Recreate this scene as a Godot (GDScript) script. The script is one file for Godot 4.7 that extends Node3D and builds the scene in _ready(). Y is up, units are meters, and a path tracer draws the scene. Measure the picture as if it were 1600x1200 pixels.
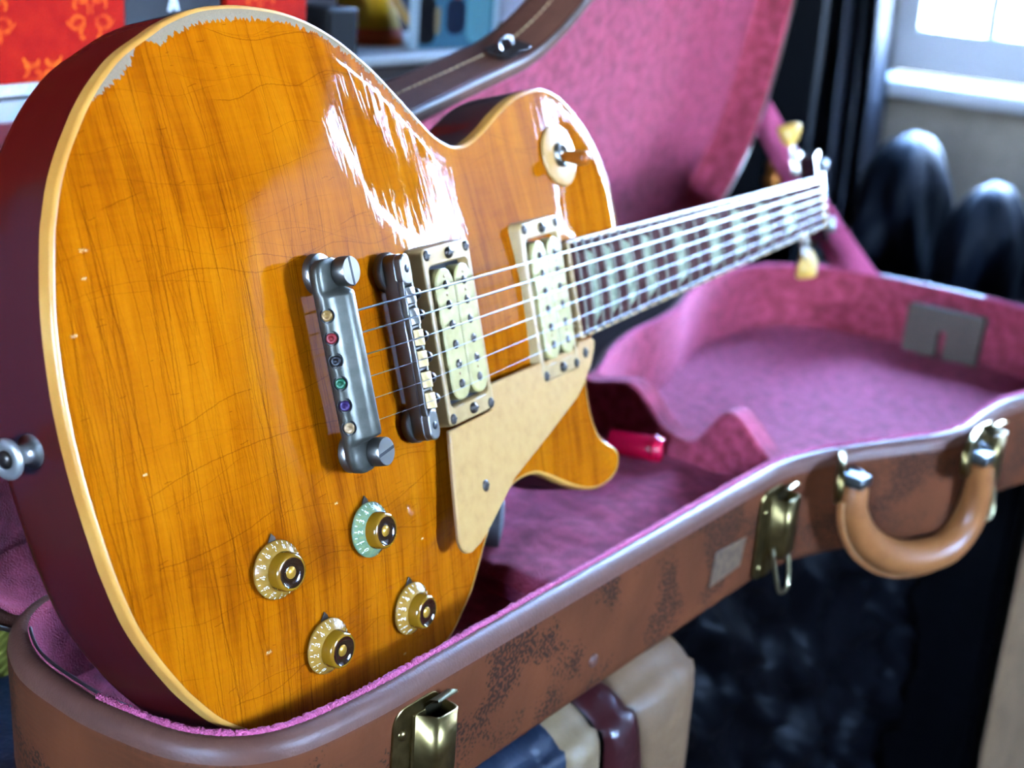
extends Node3D
# A worn sunburst guitar leaning in its open, plush-lined case on a patchwork leather armchair.
# Shapes are written in millimetres and scaled to metres by S.

const S := 0.001
var sg := 0
var rng := RandomNumberGenerator.new()
var M := {}
var sys_font := SystemFont.new()
var guitar_frame := Transform3D(Basis(Vector3(0.991376, -0.033152, -0.126783), Vector3(-0.002774, 0.961945, -0.273229), Vector3(0.131016, 0.271225, 0.953558)), Vector3(0.524784, 0.887419, -0.431015))

func _ready() -> void:
	rng.seed = 7
	build_camera_and_light()
	build_materials()
	build_room()
	build_guitar()
	build_case()
	build_chair()
	build_case_contents()
	build_wall_things()
	build_far_things()

# ------------------------------------------------------------------ camera, sky, lamps
func build_camera_and_light() -> void:
	var cam := Camera3D.new()
	cam.name = "camera"
	cam.transform = Transform3D(Basis(Vector3(0.597622, 0.067024, 0.798971), Vector3(0.218078, 0.945343, -0.242423), Vector3(-0.77155, 0.319116, 0.550341)), Vector3(0, 1.1, 0))
	cam.near = 0.02
	cam.far = 60.0
	var lens := CameraAttributesPhysical.new()
	lens.frustum_focal_length = 46.0
	lens.frustum_focus_distance = 0.655
	lens.exposure_aperture = 6.6
	lens.auto_exposure_enabled = false
	cam.attributes = lens
	add_child(cam)
	cam.fov = 29.29
	cam.keep_aspect = Camera3D.KEEP_HEIGHT
	cam.current = true
	var env := Environment.new()
	env.background_mode = Environment.BG_SKY
	var sky := Sky.new()
	var sm := ProceduralSkyMaterial.new()
	sm.sky_top_color = Color(0.55, 0.73, 1.0)
	sm.sky_horizon_color = Color(0.83, 0.915, 1.0)
	sm.ground_horizon_color = Color(0.80, 0.83, 0.84)
	sm.ground_bottom_color = Color(0.45, 0.46, 0.44)
	sm.sky_energy_multiplier = 30.0
	sm.ground_energy_multiplier = 12.0
	sky.sky_material = sm
	env.sky = sky
	env.tonemap_mode = Environment.TONE_MAPPER_LINEAR
	env.tonemap_exposure = 0.114
	env.sdfgi_enabled = true
	env.ssao_enabled = true
	env.ssil_enabled = true
	var we := WorldEnvironment.new()
	we.name = "world_environment"
	we.environment = env
	add_child(we)

# ------------------------------------------------------------------ mesh helpers
func new_st() -> SurfaceTool:
	var st := SurfaceTool.new()
	st.begin(Mesh.PRIMITIVE_TRIANGLES)
	sg = 0
	return st

func tri(st: SurfaceTool, a: Vector3, b: Vector3, c: Vector3) -> void:
	st.set_smooth_group(sg)
	st.add_vertex(a * S)
	st.add_vertex(b * S)
	st.add_vertex(c * S)

func quad(st: SurfaceTool, a: Vector3, b: Vector3, c: Vector3, d: Vector3) -> void:
	tri(st, a, b, c)
	tri(st, a, c, d)

func flat_quad(st: SurfaceTool, a: Vector3, b: Vector3, c: Vector3, d: Vector3) -> void:
	sg += 1
	quad(st, a, b, c, d)

# rings: arrays of points with equal counts, joined ring to ring; round: the ring closes on itself
func strip(st: SurfaceTool, rings: Array, round: bool = true, loop: bool = false) -> void:
	sg += 1
	var n: int = rings[0].size()
	var rows: int = rings.size() if loop else rings.size() - 1
	for i in rows:
		var a: PackedVector3Array = rings[i]
		var b: PackedVector3Array = rings[(i + 1) % rings.size()]
		for j in (n if round else n - 1):
			var k := (j + 1) % n
			quad(st, a[j], a[k], b[k], b[j])

func fan(st: SurfaceTool, ring: PackedVector3Array, back := false) -> void:
	sg += 1
	var c := Vector3.ZERO
	for p in ring:
		c += p
	c /= ring.size()
	for j in ring.size():
		var k := (j + 1) % ring.size()
		if back:
			tri(st, c, ring[k], ring[j])
		else:
			tri(st, c, ring[j], ring[k])

func poly_cap(st: SurfaceTool, poly: PackedVector2Array, xf: Transform3D, h: float, back := false) -> void:
	sg += 1
	var t := Geometry2D.triangulate_polygon(poly)
	for i in range(0, t.size(), 3):
		var a := xf * Vector3(poly[t[i]].x, poly[t[i]].y, h)
		var b := xf * Vector3(poly[t[i + 1]].x, poly[t[i + 1]].y, h)
		var c := xf * Vector3(poly[t[i + 2]].x, poly[t[i + 2]].y, h)
		if back:
			tri(st, a, b, c)
		else:
			tri(st, a, c, b)

func inset(poly: PackedVector2Array, d: float) -> PackedVector2Array:
	var out := PackedVector2Array()
	var n := poly.size()
	var area := 0.0
	for i in n:
		area += poly[i].cross(poly[(i + 1) % n])
	var s := 1.0 if area > 0.0 else -1.0
	for i in n:
		var e := (poly[i] - poly[(i + n - 1) % n]).normalized()
		var f := (poly[(i + 1) % n] - poly[i]).normalized()
		var m := Vector2(-e.y - f.y, e.x + f.x)
		var l := m.length()
		if l < 0.001:
			out.append(poly[i])
			continue
		m /= l
		var c := maxf(0.35, m.dot(Vector2(-e.y, e.x)))
		out.append(poly[i] + m * (s * d / c))
	return out

func ring_of(poly: PackedVector2Array, xf: Transform3D, h: float) -> PackedVector3Array:
	var out := PackedVector3Array()
	for p in poly:
		out.append(xf * Vector3(p.x, p.y, h))
	return out

# a plate along local z with a chamfer on both edges
func plate(st: SurfaceTool, poly: PackedVector2Array, z0: float, z1: float, bevel: float, xf := Transform3D.IDENTITY) -> void:
	var inn := inset(poly, bevel)
	while bevel > 0.04 and Geometry2D.triangulate_polygon(inn).is_empty():
		bevel *= 0.6
		inn = inset(poly, bevel)
	strip(st, [ring_of(poly, xf, z0 + bevel * 0.7), ring_of(poly, xf, z1 - bevel * 0.7)])
	strip(st, [ring_of(poly, xf, z1 - bevel * 0.7), ring_of(inn, xf, z1)])
	strip(st, [ring_of(inn, xf, z0), ring_of(poly, xf, z0 + bevel * 0.7)])
	poly_cap(st, inn, xf, z1)
	poly_cap(st, inn, xf, z0, true)

func rrect(w: float, h: float, r: float, n := 5) -> PackedVector2Array:
	var out := PackedVector2Array()
	for q in 4:
		var cx := (w / 2 - r) * (1.0 if q == 0 or q == 3 else -1.0)
		var cy := (h / 2 - r) * (1.0 if q < 2 else -1.0)
		for i in n + 1:
			var a := PI / 2 * (q + float(i) / n)
			out.append(Vector2(cx + r * cos(a), cy + r * sin(a)))
	return out

func box(st: SurfaceTool, lo: Vector3, hi: Vector3, b: float = 1.0, xf := Transform3D.IDENTITY) -> void:
	var c := (lo + hi) / 2
	var e := hi - lo
	plate(st, rrect(e.x, e.y, b, 2), -e.z / 2, e.z / 2, b * 0.6, xf * Transform3D(Basis.IDENTITY, c))

# profile of (radius, height) turned round local z; a doubled point is a hard edge
func lathe(st: SurfaceTool, prof: Array, n: int, xf := Transform3D.IDENTITY) -> void:
	var run := []
	for i in prof.size():
		var p: Vector2 = prof[i]
		if i > 0 and p.is_equal_approx(prof[i - 1]):
			if run.size() > 1:
				strip(st, run)
			run = []
		var ring := PackedVector3Array()
		for j in n:
			var a := TAU * j / n
			ring.append(xf * Vector3(p.x * cos(a), p.x * sin(a), p.y))
		run.append(ring)
	if run.size() > 1:
		strip(st, run)

func tube_rings(pts: PackedVector3Array, rad: PackedFloat32Array, n: int, closed := false, squash := 1.0) -> Array:
	var rings := []
	var m := pts.size()
	var up := Vector3.UP
	for i in m:
		var t: Vector3
		if closed:
			t = pts[(i + 1) % m] - pts[(i + m - 1) % m]
		else:
			t = pts[mini(i + 1, m - 1)] - pts[maxi(i - 1, 0)]
		t = t.normalized()
		if i == 0:
			up = Vector3.UP if absf(t.y) < 0.9 else Vector3.RIGHT
		up = (up - t * up.dot(t)).normalized()
		var side := t.cross(up)
		var r: float = rad[mini(i, rad.size() - 1)]
		var ring := PackedVector3Array()
		for j in n:
			var a := TAU * j / n
			ring.append(pts[i] + side * (cos(a) * r) + up * (sin(a) * r * squash))
		rings.append(ring)
	return rings

func tube(st: SurfaceTool, pts: PackedVector3Array, r: float, n := 8, closed := false) -> void:
	var rings := tube_rings(pts, PackedFloat32Array([r]), n, closed)
	strip(st, rings, true, closed)
	if not closed:
		fan(st, rings[0], true)
		fan(st, rings[-1])

func curve(pts: Array, steps: int, closed: bool) -> PackedVector2Array:
	var out := PackedVector2Array()
	var n := pts.size()
	for i in (n if closed else n - 1):
		var a: Vector2 = pts[(i + n - 1) % n] if closed else pts[maxi(i - 1, 0)]
		var b: Vector2 = pts[i]
		var c: Vector2 = pts[(i + 1) % n]
		var d: Vector2 = pts[(i + 2) % n] if closed else pts[mini(i + 2, n - 1)]
		for k in steps:
			out.append(b.cubic_interpolate(c, a, d, float(k) / steps))
	if not closed:
		out.append(pts[-1])
	return out

func curve3(pts: Array, steps: int) -> PackedVector3Array:
	var out := PackedVector3Array()
	for i in pts.size() - 1:
		for k in steps:
			out.append((pts[i] as Vector3).cubic_interpolate(pts[i + 1], pts[maxi(i - 1, 0)], pts[mini(i + 2, pts.size() - 1)], float(k) / steps))
	out.append(pts[-1])
	return out

func put(called: String, st: SurfaceTool, mat: Material, parent: Node3D, at := Vector3.ZERO, label := "") -> MeshInstance3D:
	st.generate_normals()
	return put_mesh(called, st.commit(), mat, parent, at, label)

func put_mesh(called: String, mesh: Mesh, mat: Material, parent: Node3D, at := Vector3.ZERO, label := "") -> MeshInstance3D:
	var o := MeshInstance3D.new()
	o.name = numbered(called, parent)
	o.mesh = mesh
	o.material_override = mat
	o.position = at * S
	if label:
		o.set_meta("label", label)
	parent.add_child(o)
	return o

func numbered(called: String, parent: Node) -> String:
	if not parent.has_node(called):
		return called
	var k := 1
	while parent.has_node("%s_%03d" % [called, k]):
		k += 1
	return "%s_%03d" % [called, k]

func thing(called: String, label: String, category: String, at := Transform3D.IDENTITY, group := "") -> Node3D:
	var o := Node3D.new()
	o.name = numbered(called, self)
	o.transform = at
	add_child(o)
	tag(o, label, category, group)
	return o

func tag(o: Node3D, label: String, category: String, group := "") -> void:
	o.set_meta("label", label)
	o.set_meta("category", category)
	if group:
		o.set_meta("group", group)

func struct(called: String, st: SurfaceTool, mat: Material, label: String) -> MeshInstance3D:
	var o := put(called, st, mat, self)
	o.set_meta("kind", "structure")
	o.set_meta("label", label)
	return o

func mm(x: float, y: float, z: float) -> Transform3D:
	return Transform3D(Basis.IDENTITY, Vector3(x, y, z))

# local z turned to point along dir, at a place in mm
func aim(at: Vector3, dir: Vector3, about := Vector3.UP) -> Transform3D:
	var z := dir.normalized()
	var ref := about if absf(z.dot(about)) < 0.95 else Vector3.RIGHT
	var x := ref.cross(z).normalized()
	return Transform3D(Basis(x, z.cross(x), z), at)

# ------------------------------------------------------------------ materials
func mat(color: Color, rough: float, metal := 0.0, coat := 0.0) -> StandardMaterial3D:
	var m := StandardMaterial3D.new()
	m.albedo_color = color
	m.roughness = rough
	m.metallic = metal
	if coat > 0.0:
		m.clearcoat_enabled = true
		m.clearcoat = coat
		m.clearcoat_roughness = 0.05
	return m

func noise(s: int, freq: float, octaves := 4, warp := 0.0, kind := FastNoiseLite.TYPE_SIMPLEX_SMOOTH) -> FastNoiseLite:
	var f := FastNoiseLite.new()
	f.seed = s
	f.noise_type = kind
	f.frequency = freq
	f.fractal_octaves = octaves
	if warp > 0.0:
		f.domain_warp_enabled = true
		f.domain_warp_amplitude = warp
		f.domain_warp_frequency = freq * 0.6
	return f

func ramp(stops: Array) -> Gradient:
	var g := Gradient.new()
	g.offsets = PackedFloat32Array()
	var o := PackedFloat32Array()
	var c := PackedColorArray()
	for s in stops:
		o.append(s[0])
		c.append(s[1])
	g.offsets = o
	g.colors = c
	return g

# grey noise through a colour ramp
func ramp_tex(f: FastNoiseLite, size: int, g: Gradient) -> ImageTexture:
	var d := f.get_seamless_image(size, size).get_data()
	var lut := PackedByteArray()
	for i in 256:
		var c := g.sample(i / 255.0)
		lut.append_array([int(c.r * 255), int(c.g * 255), int(c.b * 255)])
	var out := PackedByteArray()
	out.resize(size * size * 3)
	for i in size * size:
		var k := d[i] * 3
		var j := i * 3
		out[j] = lut[k]
		out[j + 1] = lut[k + 1]
		out[j + 2] = lut[k + 2]
	return ImageTexture.create_from_image(Image.create_from_data(size, size, false, Image.FORMAT_RGB8, out))

func grey_tex(f: FastNoiseLite, size: int) -> ImageTexture:
	return ImageTexture.create_from_image(f.get_seamless_image(size, size))

func surface(color_map: Texture2D, height: Texture2D, depth_mm: float, per_metre: float, rough: float) -> StandardMaterial3D:
	var m := mat(Color.WHITE, rough)
	m.albedo_texture = color_map
	m.uv1_triplanar = true
	m.uv1_scale = Vector3.ONE * per_metre
	if height:
		m.heightmap_enabled = true
		m.heightmap_texture = height
		m.heightmap_scale = depth_mm * 0.1
	return m

# brown leather: broad scuffed areas broken into fine dark specks
func worn_leather() -> ImageTexture:
	var n := 1024
	var area := noise(21, 0.006, 3).get_seamless_image(n, n).get_data()
	var speck := noise(25, 0.13, 5).get_seamless_image(n, n).get_data()
	var tone := noise(26, 0.004, 3).get_seamless_image(n, n).get_data()
	var out := PackedByteArray()
	out.resize(n * n * 3)
	for i in n * n:
		var worn := clampf((area[i] - 112) / 60.0, 0.0, 1.0)
		var k := clampf((speck[i] - 190 + worn * 86.0) / 30.0, 0.0, 1.0) * minf(1.0, worn * 2.5)
		var t := 0.84 + tone[i] / 255.0 * 0.3
		out[i * 3] = int(lerpf(93 * t, 42, k))
		out[i * 3 + 1] = int(lerpf(49 * t, 25, k))
		out[i * 3 + 2] = int(lerpf(27 * t, 17, k))
	return ImageTexture.create_from_image(Image.create_from_data(n, n, false, Image.FORMAT_RGB8, out))

func build_materials() -> void:
	var fine := grey_tex(noise(11, 0.05, 5), 512)
	var pebble := grey_tex(noise(12, 0.09, 3, 0.0, FastNoiseLite.TYPE_CELLULAR), 512)
	var soft := grey_tex(noise(13, 0.012, 4), 512)
	# case leather: brown with dark worn patches
	M.leather = surface(worn_leather(), pebble, 0.12, 2.4, 0.6)
	M.leather.metallic_specular = 0.2
	M.leather_edge = surface(ramp_tex(noise(22, 0.02, 4), 256, ramp([[0.0, Color(0.33, 0.2, 0.15)], [1.0, Color(0.40, 0.25, 0.19)]])), pebble, 0.16, 14.0, 0.45)
	M.leather_edge.metallic_specular = 0.4
	M.tan_leather = surface(ramp_tex(noise(23, 0.02, 4), 256, ramp([[0.0, Color(0.50, 0.29, 0.13)], [1.0, Color(0.60, 0.37, 0.19)]])), pebble, 0.05, 12.0, 0.4)
	# plush
	var nap := noise(31, 0.014, 5, 25.0)
	M.plush = surface(ramp_tex(nap, 512, ramp([[0.0, Color(0.44, 0.20, 0.16)], [0.45, Color(0.62, 0.37, 0.35)], [0.6, Color(0.68, 0.44, 0.42)], [1.0, Color(0.82, 0.58, 0.55)]])), grey_tex(noise(32, 0.2, 3), 512), 1.4, 9.0, 0.95)
	M.plush.rim_enabled = true
	M.plush.albedo_color = Color(0.93, 0.49, 0.68)
	M.plush.rim = 1.0
	M.plush.rim_tint = 1.0
	M.plush_trim = surface(ramp_tex(noise(33, 0.1, 4), 256, ramp([[0.0, Color(0.62, 0.22, 0.36)], [1.0, Color(0.88, 0.42, 0.56)]])), fine, 1.6, 30.0, 0.95)
	# woods
	M.mahogany = mat(Color(0.25, 0.042, 0.028), 0.32, 0.0, 1.0)
	M.binding = surface(ramp_tex(noise(41, 0.01, 4), 256, ramp([[0.0, Color(0.70, 0.45, 0.17)], [0.6, Color(0.77, 0.54, 0.24)], [1.0, Color(0.83, 0.63, 0.33)]])), null, 0.0, 6.0, 0.3)
	M.rosewood = surface(ramp_tex(noise(42, 0.03, 5, 20.0), 256, ramp([[0.0, Color(0.18, 0.09, 0.085)], [1.0, Color(0.33, 0.20, 0.18)]])), null, 0.0, 14.0, 0.7)
	M.rosewood.metallic_specular = 0.15
	M.neck_wood = mat(Color(0.17, 0.04, 0.03), 0.3, 0.0, 0.8)
	M.black_gloss = mat(Color(0.02, 0.02, 0.022), 0.2)
	M.pearl = surface(ramp_tex(noise(43, 0.02, 4, 30.0), 256, ramp([[0.0, Color(0.36, 0.38, 0.31)], [0.5, Color(0.52, 0.53, 0.42)], [1.0, Color(0.66, 0.66, 0.53)]])), null, 0.0, 24.0, 0.55)
	M.pearl.metallic_specular = 0.2
	M.fret_wire = mat(Color(0.40, 0.37, 0.32), 0.5, 0.9)
	M.cream = surface(ramp_tex(noise(44, 0.03, 4), 256, ramp([[0.0, Color(0.64, 0.50, 0.30)], [1.0, Color(0.71, 0.58, 0.38)]])), null, 0.0, 12.0, 0.3)
	M.guard = surface(ramp_tex(noise(45, 0.02, 5), 512, ramp([[0.0, Color(0.66, 0.48, 0.26)], [0.4, Color(0.70, 0.525, 0.295)], [1.0, Color(0.73, 0.56, 0.33)]])), null, 0.0, 9.0, 0.32)
	M.guard_edge = mat(Color(0.50, 0.33, 0.16), 0.5)
	M.bobbin = surface(ramp_tex(noise(46, 0.02, 4), 256, ramp([[0.0, Color(0.64, 0.57, 0.33)], [1.0, Color(0.72, 0.65, 0.42)]])), null, 0.0, 20.0, 0.35)
	# metals
	M.nickel = mat(Color(0.62, 0.60, 0.56), 0.34, 1.0)
	M.nickel_dull = surface(ramp_tex(noise(47, 0.02, 5), 256, ramp([[0.0, Color(0.27, 0.265, 0.23)], [1.0, Color(0.40, 0.39, 0.345)]])), fine, 0.04, 16.0, 0.42)
	M.nickel_dull.metallic = 0.8
	M.steel = mat(Color(0.62, 0.61, 0.60), 0.3, 1.0)
	M.dark_steel = mat(Color(0.32, 0.29, 0.26), 0.38, 1.0)
	M.brass = surface(ramp_tex(noise(48, 0.02, 5), 256, ramp([[0.0, Color(0.42, 0.35, 0.20)], [1.0, Color(0.66, 0.57, 0.36)]])), null, 0.0, 14.0, 0.3)
	M.brass.metallic = 1.0
	M.bright_brass = mat(Color(0.80, 0.74, 0.56), 0.28, 1.0)
	M.brass_block = mat(Color(0.78, 0.66, 0.45), 0.45, 0.6)
	M.chrome = mat(Color(0.82, 0.83, 0.84), 0.18, 1.0)
	M.black = mat(Color(0.015, 0.014, 0.014), 0.55)
	M.amber_side = mat(Color(0.52, 0.35, 0.06), 0.18, 0.0, 1.0)
	M.amber_dark = mat(Color(0.16, 0.085, 0.03), 0.16, 0.0, 1.0)
	M.gold = mat(Color(0.80, 0.58, 0.20), 0.3, 0.6, 0.6)
	M.skirt = surface(ramp_tex(noise(49, 0.03, 4), 256, ramp([[0.0, Color(0.50, 0.34, 0.10)], [1.0, Color(0.70, 0.52, 0.22)]])), null, 0.0, 30.0, 0.25)
	M.skirt_green = surface(ramp_tex(noise(50, 0.04, 5), 256, ramp([[0.0, Color(0.33, 0.42, 0.30)], [0.55, Color(0.46, 0.53, 0.38)], [1.0, Color(0.62, 0.54, 0.27)]])), null, 0.0, 30.0, 0.25)
	M.amber_tip = mat(Color(0.60, 0.31, 0.06), 0.3)
	M.ink = mat(Color(0.92, 0.9, 0.84), 0.4)
	M.gold_cream = mat(Color(0.80, 0.62, 0.24), 0.35)
	M.matte_black = mat(Color(0.012, 0.012, 0.013), 0.85)
	M.matte_black.metallic_specular = 0.12
	M.loop_metal = mat(Color(0.34, 0.34, 0.33), 0.42, 1.0)
	M.button_nickel = mat(Color(0.74, 0.73, 0.70), 0.42, 0.85)
	M.white_ink = mat(Color(0.84, 0.88, 0.90), 0.5)
	M.plate_metal = surface(ramp_tex(noise(51, 0.03, 5), 256, ramp([[0.0, Color(0.26, 0.18, 0.12)], [1.0, Color(0.44, 0.34, 0.24)]])), null, 0.0, 20.0, 0.5)
	M.copper = mat(Color(0.70, 0.42, 0.18), 0.4, 0.8)
	sys_font.font_names = PackedStringArray(["Droid Sans"])
	sys_font.font_weight = 700
	M.thread = mat(Color(0.66, 0.55, 0.40), 0.8)
	M.soft_height = soft
	M.pebble_height = pebble
	M.fine_height = fine

# ------------------------------------------------------------------ the room
func build_room() -> void:
	var paint := surface(ramp_tex(noise(61, 0.02, 4), 256, ramp([[0.0, Color(0.50, 0.455, 0.39)], [1.0, Color(0.56, 0.51, 0.44)]])), M.soft_height, 1.5, 5.0, 0.85)
	var plaster := surface(ramp_tex(noise(62, 0.03, 4), 256, ramp([[0.0, Color(0.78, 0.76, 0.72)], [1.0, Color(0.87, 0.86, 0.83)]])), M.fine_height, 2.2, 8.0, 0.9)
	var white := mat(Color(0.76, 0.77, 0.78), 0.45)
	var dim := surface(ramp_tex(noise(64, 0.02, 4), 256, ramp([[0.0, Color(0.38, 0.32, 0.26)], [1.0, Color(0.44, 0.37, 0.30)]])), M.soft_height, 1.5, 5.0, 0.85)
	var boards := surface(ramp_tex(noise(63, 0.01, 5, 30.0), 512, ramp([[0.0, Color(0.24, 0.15, 0.09)], [1.0, Color(0.42, 0.28, 0.17)]])), null, 0.0, 1.4, 0.5)
	var st := new_st()
	box(st, Vector3(-1820, -120, -1370), Vector3(2760, 0, 2720), 2)
	struct("floor", st, boards, "brown wooden floor of the room")
	st = new_st()
	box(st, Vector3(-1820, 2450, -1370), Vector3(2760, 2570, 2720), 2)
	struct("ceiling", st, paint, "pale painted ceiling")
	st = new_st()
	box(st, Vector3(-1820, 0, -1370), Vector3(2740, 2450, -1250), 2)
	box(st, Vector3(-1820, 0, -1250), Vector3(826, 2450, -822), 4)
	struct("wall_north", st, plaster, "rough white plaster wall behind the case, with a deep alcove")
	st = new_st()
	box(st, Vector3(-1820, 0, -1250), Vector3(-1700, 2450, 50), 2)
	box(st, Vector3(-1820, 0, 550), Vector3(-1700, 2450, 2600), 2)
	box(st, Vector3(-1820, 0, 50), Vector3(-1700, 1050, 550), 2)
	box(st, Vector3(-1820, 1560, 50), Vector3(-1700, 2450, 550), 2)
	struct("wall_west", st, paint, "pale wall at the end of the room away from the window")
	st = new_st()
	box(st, Vector3(-1700, 0, 2600), Vector3(930, 2450, 2720), 2)
	box(st, Vector3(1510, 0, 2600), Vector3(2740, 2450, 2720), 2)
	box(st, Vector3(930, 0, 2600), Vector3(1510, 1130, 2720), 2)
	box(st, Vector3(930, 1960, 2600), Vector3(1510, 2450, 2720), 2)
	struct("wall_south", st, dim, "pale wall facing the chair")
	st = new_st()
	var spans := [[-1100.0, -480.0], [318.0, 1450.0]]
	box(st, Vector3(2600, 0, -1250), Vector3(2740, 795, 2600), 2)
	box(st, Vector3(2600, 2150, -1250), Vector3(2740, 2450, 2600), 2)
	box(st, Vector3(2600, 795, -1250), Vector3(2740, 2150, spans[0][0]), 2)
	box(st, Vector3(2600, 795, spans[0][1]), Vector3(2740, 2150, spans[1][0]), 2)
	box(st, Vector3(2600, 795, spans[1][1]), Vector3(2740, 2150, 2600), 2)
	box(st, Vector3(2600, 1870, spans[1][0]), Vector3(2740, 2150, spans[1][1]), 2)
	struct("wall_east", st, paint, "tan painted wall under and around the windows")
	var glass := mat(Color(0.95, 0.98, 1.0, 0.05), 0.02)
	glass.transparency = BaseMaterial3D.TRANSPARENCY_ALPHA
	for w in 2:
		var a: float = spans[w][0]
		var b: float = spans[w][1]
		var o := Node3D.new()
		o.name = "window_%d" % (w + 1)
		o.set_meta("kind", "structure")
		o.set_meta("label", "white small-paned window above the tan wall" if w == 0 else "second white small-paned window further along the wall")
		add_child(o)
		st = new_st()
		box(st, Vector3(2545, 794, a - 40), Vector3(2690, 824, b + 40), 6)
		put("window_sill", st, white, o)
		var top := 2150.0 if w == 0 else 1870.0
		st = new_st()
		box(st, Vector3(2690, 824, a), Vector3(2735, 905, b), 4)
		box(st, Vector3(2690, top - 60, a), Vector3(2735, top, b), 4)
		box(st, Vector3(2690, 905, a), Vector3(2735, top - 60, a + (48 if w == 0 else 14)), 4)
		box(st, Vector3(2690, 905, b - 48), Vector3(2735, top - 60, b), 4)
		put("window_frame", st, white, o)
		var cols := 4 if w == 0 else 6
		var rows := 4 if w == 0 else 3
		var cw := (b - a - 96.0) / cols if w == 0 else (b - a - 62.0) / cols
		for i in cols - 1:
			st = new_st()
			var z := a + 48 + cw * (i + 1)
			box(st, Vector3(2696, 905, z - 11), Vector3(2730, top - 60, z + 11), 3)
			put("glazing_bar", st, white, o)
		for j in rows - 1:
			st = new_st()
			var y := 905 + 296.0 * (j + 1)
			box(st, Vector3(2698, y - 11, a + 48), Vector3(2728, y + 11, b - 48), 3)
			put("glazing_bar", st, white, o)
		for i in cols:
			for j in rows:
				st = new_st()
				var z0 := a + 48 + cw * i + 10
				var y0 := 905 + 296.0 * j + (10.0 if j else 0.0)
				flat_quad(st, Vector3(2713, y0, z0), Vector3(2713, y0 + 286, z0), Vector3(2713, y0 + 286, z0 + cw - 20), Vector3(2713, y0, z0 + cw - 20))
				put("pane", st, glass, o)
	# the wide window facing the chair
	var wide := Node3D.new()
	wide.name = "window_3"
	wide.set_meta("kind", "structure")
	wide.set_meta("label", "single-pane white window in the wall facing the chair")
	add_child(wide)
	st = new_st()
	box(st, Vector3(890, 1100, 2560), Vector3(1550, 1130, 2700), 6)
	put("window_sill", st, white, wide)
	for x in [930.0, 1470.0]:
		st = new_st()
		box(st, Vector3(x, 1130, 2650), Vector3(x + 40, 1960, 2690), 4)
		put("window_frame", st, white, wide)
	for y in [1130.0, 1920.0]:
		st = new_st()
		box(st, Vector3(970, y, 2650), Vector3(1470, y + 40, 2690), 4)
		put("window_frame", st, white, wide)
	for x in [970.0]:
		st = new_st()
		flat_quad(st, Vector3(x, 1170, 2670), Vector3(x + 500, 1170, 2670), Vector3(x + 500, 1920, 2670), Vector3(x, 1920, 2670))
		put("pane", st, glass, wide)
	# window at the end of the room, behind and beside the camera
	var end := Node3D.new()
	end.name = "window_4"
	end.set_meta("kind", "structure")
	end.set_meta("label", "small white window in the end wall far from the tan wall")
	add_child(end)
	st = new_st()
	box(st, Vector3(-1790, 1020, 10), Vector3(-1660, 1050, 590), 6)
	put("window_sill", st, white, end)
	for z in [50.0, 510.0]:
		st = new_st()
		box(st, Vector3(-1780, 1050, z), Vector3(-1740, 1560, z + 40), 4)
		put("window_frame", st, white, end)
	for y in [1050.0, 1520.0]:
		st = new_st()
		box(st, Vector3(-1780, y, 90), Vector3(-1740, y + 40, 510), 4)
		put("window_frame", st, white, end)
	for z in [90.0]:
		st = new_st()
		flat_quad(st, Vector3(-1760, 1090, z), Vector3(-1760, 1090, z + 420), Vector3(-1760, 1520, z + 420), Vector3(-1760, 1520, z))
		put("pane", st, glass, end)
	# sheer blind over the second window, leaving a bright gap at its near edge
	var sheer := mat(Color(0.86, 0.84, 0.80), 0.9)
	sheer.backlight_enabled = true
	sheer.backlight = Color(0.25, 0.24, 0.235)
	var blind := thing("window_blind", "white sheer blind drawn over the second window, short of its edge", "blind")
	st = new_st()
	var sheet := []
	for i in 3:
		var y: float = [1900.0, 1300.0, 812.0][i]
		var row := PackedVector3Array()
		for j in 41:
			row.append(Vector3(2572 + 3.0 * sin(j * 0.9), y, lerpf(336.0, 1470.0, j / 40.0)))
		sheet.append(row)
	strip(st, sheet, false)
	put("sheet", st, sheer, blind)
	st = new_st()
	tube(st, PackedVector3Array([Vector3(2576, 1906, 240), Vector3(2576, 1906, 1480)]), 16, 14)
	put("roller", st, white, blind)

# ------------------------------------------------------------------ the guitar: x along the neck, y to the bass side, z out of the face; the bridge is the origin
var body_outline := PackedVector2Array()
var rise := PackedFloat32Array()
const GX := 182
const GY := 140
const CELL := 2.5
const GX0 := -194.0
const GY0 := -171.0

func rim_z(x: float) -> float:
	return -25.0 + 0.07 * x

func rise_at(x: float, y: float) -> float:
	var u := clampf((x - GX0) / CELL, 0.0, GX - 1.001)
	var v := clampf((y - GY0) / CELL, 0.0, GY - 1.001)
	var i := int(u)
	var j := int(v)
	u -= i
	v -= j
	var k := j * GX + i
	return lerpf(lerpf(rise[k], rise[k + 1], u), lerpf(rise[k + GX], rise[k + GX + 1], u), v)

func top_z(x: float, y: float) -> float:
	return rim_z(x) + rise_at(x, y)

func top_normal(x: float, y: float) -> Vector3:
	var e := 1.8
	return Vector3(-(top_z(x + e, y) - top_z(x - e, y)) / (2 * e), -(top_z(x, y + e) - top_z(x, y - e)) / (2 * e), 1.0).normalized()

func on_top(x: float, y: float, lift := 0.0) -> Transform3D:
	var n := top_normal(x, y)
	return aim(Vector3(x, y, top_z(x, y)) + n * lift, n, Vector3.UP)

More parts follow.
